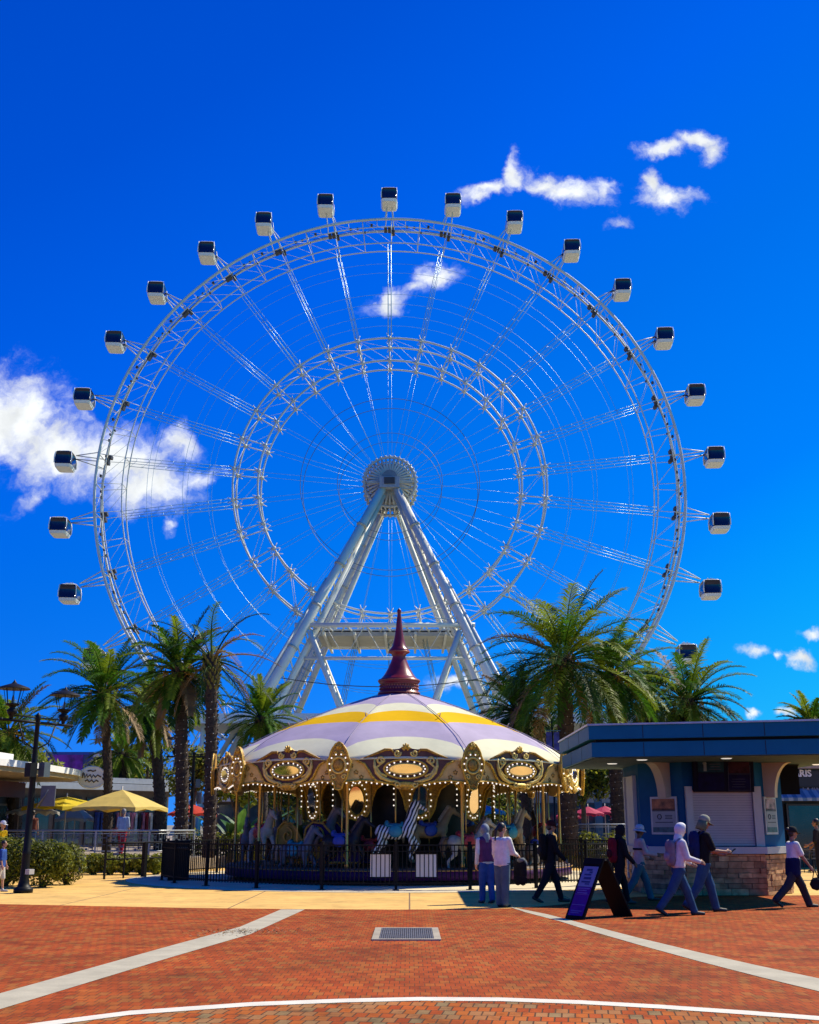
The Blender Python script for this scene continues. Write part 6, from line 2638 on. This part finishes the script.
def cap_hat(f, m, brim='peak', flap=None, name='cap'):
    H = f.H
    b = MB()
    pr = [(.0605, -.004), (.062, .012), (.058, .035), (.046, .056), (.026, .067), (.001, .070)]
    vs = []
    n = 20
    for (r, z) in pr:
        for j in range(n):
            a = 2 * PI * j / n
            vs.append(f.head + f.hm @ (Vector((r * 1.02 * math.cos(a) - .006, r * .86 * math.sin(a), z + .014)) * H))
    fs = [(i * n + j, i * n + (j + 1) % n, (i + 1) * n + (j + 1) % n, (i + 1) * n + j) for i in range(len(pr) - 1) for j in range(n)]
    b.add(vs, fs, 0, True)
    if brim == 'peak':
        pk, pk2 = [], []
        for j in range(11):
            a = R(-62 + 124 * j / 10)
            pk.append(f.head + f.hm @ (Vector((.060 * math.cos(a) - .006, .052 * math.sin(a), .011)) * H))
            pk2.append(f.head + f.hm @ (Vector((.112 * math.cos(a * .72) - .006, .056 * math.sin(a), .000 - .006 * math.cos(a))) * H))
        b.add(pk + pk2, [(j, j + 1, 11 + j + 1, 11 + j) for j in range(10)], 0, True)
    if brim == 'bucket':
        r0, r1 = [], []
        for j in range(n):
            a = 2 * PI * j / n
            r0.append(f.head + f.hm @ (Vector((.0615 * math.cos(a) - .006, .053 * math.sin(a), .010)) * H))
            r1.append(f.head + f.hm @ (Vector((.096 * math.cos(a) - .006, .086 * math.sin(a), -.016)) * H))
        b.add(r0 + r1, [(j, (j + 1) % n, n + (j + 1) % n, n + j) for j in range(n)], 0, True)
    o = b.build(name, m, f.t)
    o.modifiers.new('thickness', 'SOLIDIFY').thickness = .006
    if flap is not None:
        b = MB()
        cols = []
        for j in range(13):
            a = R(70 + 220 * j / 12)
            cols.append([(.060 * math.cos(a) - .006, .052 * math.sin(a), .012), (.066 * math.cos(a) - .008, .058 * math.sin(a), -.03), (.068 * math.cos(a) - .010, .064 * math.sin(a), -.085)])
        vs = [f.head + f.hm @ (Vector(p) * H) for c in cols for p in c]
        fs = [(j * 3 + i, (j + 1) * 3 + i, (j + 1) * 3 + i + 1, j * 3 + i + 1) for j in range(12) for i in range(2)]
        b.add(vs, fs, 0, True)
        o = b.build('neck_flap', flap, f.t)
        o.modifiers.new('thickness', 'SOLIDIFY').thickness = .006


def backpack(f, label, m, m2, w=.15, h=.25, d=.085):
    H = f.H
    p = f.chest - f.up_t * (.125 * H) + Vector((-.062 * H - d * H * .42, 0, 0))
    wp = loc(f, p)
    t = thing('backpack', label, 'backpack', tuple(wp), f.t.rotation_euler[2])
    b = MB()
    for yy in (-.5, 0, .5):
        for zz in (-.5, 0, .5):
            b.ball((0, yy * w * H * .62, zz * h * H * .62), (d * H * .55, w * H * .34, h * H * .36), 10)
    part('bag', fuse(b, 'bag', m, .014, 3), t)
    b = MB()
    for yy in (-.5, 0, .5):
        b.ball((-d * H * .50, yy * w * H * .5, -h * H * .18), (d * H * .30, w * H * .28, h * H * .22), 8)
    part('pocket', fuse(b, 'pocket', m2, .012, 2), t)
    for s in (1, -1):
        b = MB()
        y = s * w * H * .36
        top_ = f.chest - p + Vector((0, 0, .026 * H))
        b.path([(d * H * .3, y, h * H * .42), Vector((top_.x - .02 * H, y * 1.12, top_.z + .004 * H)), Vector((top_.x + .045 * H, y * 1.15, top_.z - .035 * H)), Vector((top_.x + .062 * H, y * 1.2, top_.z - .10 * H)),
                Vector((top_.x + .035 * H, s * .105 * H, top_.z - .19 * H)), (d * H * .3, y * 1.2, -h * H * .40)], .012 * H, 6)
        b.build('strap', m2, t)
    b = MB()
    b.path([(0, -.03 * H, h * H * .46), (0, 0, h * H * .54), (0, .03 * H, h * H * .46)], .007 * H, 5)
    b.build('handle', m2, t)
    return t


denim = cloth('denim', (0.028, 0.075, 0.15))
denim2 = cloth('denim_bright', (0.030, 0.075, 0.26))
denim3 = cloth('denim_faded', (0.09, 0.14, 0.17))
blackc = cloth('black', (0.012, 0.012, 0.014))
hair_d = M('hair_dark', (0.014, 0.010, 0.008), 0.5, var=.3, scale=30)
hair_g = M('hair_grey', (0.22, 0.22, 0.22), 0.6, var=.2, scale=30)

# woman in white shirt, seen from behind
f = person('woman in white blouse with long black ponytail, standing by the carousel fence', 503, 907.5, 55, 1.60, legs=(3, 3, -2, 2), arms=((8, 8, 22), (22, 8, 50)), lean=1,
           skin='fair', head_yaw=-28, head_pitch=4, top=cloth('white_blouse', (0.78, 0.75, 0.66)), sleeve=.86, top_long=.045, bottom=denim3, flare=.014, hair=hair_d, hair_kind='tail')
H = f.H
hnd = f.A[-1][2]
wp = loc(f, hnd + f.A[-1][3] * .05 * H)
bag = thing('shoulder_bag', 'black bag with a grey cloth held by the woman in the white blouse', 'bag', (wp.x, wp.y, wp.z - .30), f.t.rotation_euler[2])
b = MB()
for yy in (-.5, .5):
    for zz in (-.5, 0, .5):
        b.ball((0, yy * .12, zz * .26), (.055, .10, .13), 8)
part('bag', fuse(b, 'bag', blackc, .014, 2), bag)
b = MB()
b.path([(0, -.10, .18), (0, -.05, .30), (0, .05, .30), (0, .10, .18)], .012, 5)
b.build('handle', blackc, bag)
b = MB()
b.ball((.02, -.02, .24), (.09, .10, .06), 8); b.ball((.05, -.08, .17), (.05, .07, .08), 8)
b.build('cloth_bundle', cloth('grey_knit', (0.20, 0.21, 0.20)), bag)

# person in purple vest
f = person('person in plum vest and bright blue jeans standing close behind the ponytailed woman', 487, 903.5, 110, 1.57, legs=(6, 4, -6, 4), arms=((-4, 9, 14), (4, 9, 22)), lean=2,
           skin='fair', head_yaw=-40, top=cloth('white_sweat', (0.68, 0.66, 0.60)), sleeve=1.0, top_long=.03, bottom=denim2, flare=.006, hair=None)
H = f.H
b = MB()
for yy in (-.05, 0, .05):
    capsule(b, f.pel + f.up_t * (.03 * H) + Vector((0, yy * H, 0)), f.chest + Vector((0, yy * H * 1.1, -.035 * H)), .079 * H, .076 * H)
part('vest', fuse(b, 'vest', cloth('plum', (0.115, 0.035, 0.10)), .014, 2), f.t)
hood(f, cloth('headscarf', (0.21, 0.24, 0.27)), 'headscarf')

# man in black walking right
f = person('man all in black with a dark red cap walking right past the fence', 551, 902.5, 8, 1.68, legs=(22, 8, -20, 12), arms=((-14, 8, 20), (16, 8, 26)), lean=4, skin='tan', head_pitch=4,
           top=cloth('black_jacket', (0.010, 0.010, 0.012)), sleeve=1.0, top_long=.05, bottom=cloth('black_jeans', (0.012, 0.013, 0.018)), hair=hair_d, shoe=shoe_m)
cap_hat(f, cloth('dark_red', (0.045, 0.010, 0.010)))
backpack(f, 'black backpack on the man in black walking past the fence', cloth('pack_black', (0.008, 0.008, 0.009)), cloth('pack_black2', (0.02, 0.02, 0.022)))

# dark hooded person behind the A-board
f = person('person in a black hoodie half hidden behind the pavement sign', 621, 904.5, 12, 1.58, legs=(18, 8, -16, 12), arms=((-10, 8, 24), (12, 8, 30)), lean=5, skin='deep', head_pitch=12,
           top=blackc, sleeve=1.0, top_long=.05, bottom=cloth('black_leggings', (0.010, 0.010, 0.013)), hair=hair_d)
hood(f, blackc)
backpack(f, 'red backpack on the black hooded person behind the pavement sign', cloth('pack_red', (0.17, 0.012, 0.020)), cloth('pack_red2', (0.05, 0.008, 0.012)))

# pink jacket, white bucket hat
f = person('person in pale pink jacket and white bucket hat walking past the kiosk', 641, 901, 5, 1.60, legs=(24, 10, -22, 14), arms=((6, 8, 60), (18, 8, 62)), lean=4, skin='deep', head_pitch=8,
           top=cloth('pale_pink', (0.52, 0.34, 0.30)), sleeve=1.0, top_long=.06, bottom=cloth('teal_denim', (0.055, 0.12, 0.14)), flare=.012, hair=hair_d)
cap_hat(f, cloth('hat_white', (0.42, 0.45, 0.48)), 'bucket', name='bucket_hat')
H = f.H
b = MB()
pts = []
for j in range(20):
    a = 2 * PI * j / 20
    pts.append(f.pel + f.up_t * (.165 * H) + Vector((.074 * H * math.cos(a), .118 * H * math.sin(a), 0)))
b.path(pts, .013 * H, 6, closed=True)
b.build('chest_strap', blackc, f.t)
wp = loc(f, f.pel + f.up_t * .185 * H + Vector((.085 * H, -.03 * H, 0)))
bagp = thing('sling_bag', 'pink sling bag across the chest of the person in the pale pink jacket', 'bag', tuple(wp), f.t.rotation_euler[2])
b = MB()
for yy in (-.5, .5):
    b.ball((0, yy * .10, 0), (.045, .085, .055), 8)
part('bag', fuse(b, 'bag', cloth('hot_pink', (0.40, 0.14, 0.30)), .012, 2), bagp)
b = MB(); b.path([(-.01, -.13, 0), (.02, 0, .045), (-.01, .13, 0)], .008, 5); b.build('zip', blackc, bagp)

# light hoodie
f = person('person with white hood up and lavender sweatshirt walking past the stone base', 681, 916, 5, 1.64, legs=(24, 6, -26, 12), arms=((6, 8, 58), (14, 8, 60)), lean=7, skin='tan', head_pitch=14,
           top=cloth('lavender_hoodie', (0.62, 0.60, 0.58)), sleeve=1.0, top_long=.0, bottom=denim, flare=.006, hair=hair_d)
hood(f, cloth('hood_white', (0.72, 0.72, 0.68)))
backpack(f, 'grey mauve backpack on the person with the white hood', cloth('pack_mauve', (0.20, 0.17, 0.20)), cloth('pack_mauve2', (0.26, 0.23, 0.25)), w=.15, h=.22)

# man with the phone
f = person('man in black tee and khaki cap looking at a phone before the shutter', 706, 912.5, 5, 1.76, legs=(20, 8, -20, 16), arms=((18, 6, 62), (22, 6, 64)), lean=6, skin='tan', head_pitch=16,
           top=cloth('black_tee', (0.010, 0.010, 0.012)), sleeve=.40, top_long=.02, bottom=denim, flare=.008, hair=None, heavy=1.08)
cap_hat(f, cloth('khaki', (0.27, 0.27, 0.19)), flap=cloth('olive_flap', (0.13, 0.15, 0.09)))
backpack(f, 'navy blue backpack on the man looking at his phone', cloth('pack_navy', (0.010, 0.018, 0.085)), cloth('pack_navy2', (0.012, 0.02, 0.06)))
hnd = f.A[-1][2] + f.A[-1][3] * (.072 * f.H)
wp = loc(f, hnd + Vector((.01, .01, .02)))
ph_t = thing('phone', 'black phone held out by the man in the khaki cap', 'phone', tuple(wp), f.t.rotation_euler[2])
rot_ = Matrix.Rotation(R(-35), 3, 'Y')
b = MB(); b.box((0, 0, 0), (.15, .075, .010), mat=rot_)
pc = b.build('case', M('phone_case', (0.012, 0.012, 0.014), 0.4), ph_t)
b = MB(); b.box(rot_ @ Vector((0, 0, .0062)), (.138, .066, .002), mat=rot_)
b.build('screen', M('phone_screen', (0.02, 0.03, 0.05), 0.1), pc)

# woman at right
f = person('woman in white tee with navy sweater round her hips, striding past the kiosk corner', 797, 908, 8, 1.58, legs=(28, 8, -30, 16), arms=((10, 8, 18), (22, 8, 14)), lean=3, skin='tan', head_pitch=4,
           top=cloth('white_tee', (0.72, 0.70, 0.64)), sleeve=.36, top_long=-.03, bottom=cloth('charcoal', (0.035, 0.036, 0.042)), flare=.012, hair=hair_d, hair_kind='bun')
H = f.H
b = MB()
for yy in (-.05, 0, .05):
    capsule(b, f.pel + Vector((-.012 * H, yy * H, -.07 * H)), f.pel + f.up_t * (.055 * H) + Vector((-.004 * H, yy * H, 0)), .080 * H, .080 * H)
part('tied_sweater', fuse(b, 'tied_sweater', cloth('navy', (0.010, 0.014, 0.055)), .014, 2), f.t)
cap_hat(f, cloth('cap_black', (0.02, 0.022, 0.02)))
wp = loc(f, f.A[-1][2] + f.A[-1][3] * (.075 * H))
hb = thing('handbag', 'round black bag swinging from the hand of the woman in the white tee', 'bag', (wp.x + .03, wp.y, wp.z - .24), 0)
b = MB()
for q in range(8):
    a = 2 * PI * q / 8
    b.ball((.07 * math.cos(a), 0, .06 * math.sin(a)), (.07, .05, .065), 8)
part('bag', fuse(b, 'bag', blackc, .012, 2), hb)
b = MB(); b.path([(-.07, 0, .09), (-.03, 0, .24), (.0, 0, .25), (.05, 0, .10)], .010, 5); b.build('handle', blackc, hb)

# figures at the picture edges and on the terrace
f = person('person in dark clothes cut by the right picture edge, standing at the wine bar', 822, 880, 150, 1.74, legs=(4, 3, -4, 3), arms=((10, 8, 50), (8, 8, 40)), skin='tan', top=cloth('dark_shirt', (0.02, 0.02, 0.024)), sleeve=.5,
           bottom=cloth('dark_pants', (0.02, 0.02, 0.024)), hair=hair_d, vox=.014)
f = person('person in yellow tee and white cap at the left picture edge behind the bush', -1, 860, -20, 1.68, legs=(4, 2, -4, 2), skin='fair', top=cloth('yellow_tee', (0.72, 0.45, 0.01)), sleeve=.45, bottom=denim, hair=hair_g, z0=.0, Y=38.5, vox=.014)
cap_hat(f, cloth('cap_white', (0.7, 0.7, 0.68)))
f = person('child in blue tee and pale shorts at the left picture edge beside the bush', -1, 892, 0, 1.20, legs=(8, 4, -10, 6), skin='fair', top=cloth('blue_tee', (0.03, 0.08, 0.30)), sleeve=.5, top_long=.06, bottom=cloth('pale_shorts', (0.55, 0.53, 0.48)), hair=hair_d, vox=.012, shorts=True, shoe=sole_w)
f = person('dark haired person in a sleeveless rust top on the terrace right of the lamp post', 31, 840, 100, 1.66, legs=(2, 2, -2, 2), skin='fair', top=cloth('rust_top', (0.16, 0.05, 0.03)), sleeve=0, bottom=denim, hair=hair_d, hair_kind='bun', z0=.45, Y=46.0, vox=.016)
f = person('person in pale blue shirt and red trousers walking away under the straw parasol', 122, 840, 80, 1.72, legs=(14, 8, -12, 10), skin='fair', top=cloth('pale_blue', (0.34, 0.42, 0.52)), sleeve=.5, bottom=cloth('red_trousers', (0.30, 0.02, 0.03)), hair=hair_g, z0=.45, Y=45.0, vox=.016)
f = person('person in a magenta top at the end of the left terrace railing', 181, 840, -150, 1.66, legs=(4, 2, -4, 2), skin='tan', top=cloth('magenta', (0.27, 0.03, 0.13)), sleeve=.45, bottom=cloth('grey_skirt', (0.12, 0.11, 0.13)), hair=hair_d, hair_kind='long', z0=.45, Y=46.5, vox=.016)
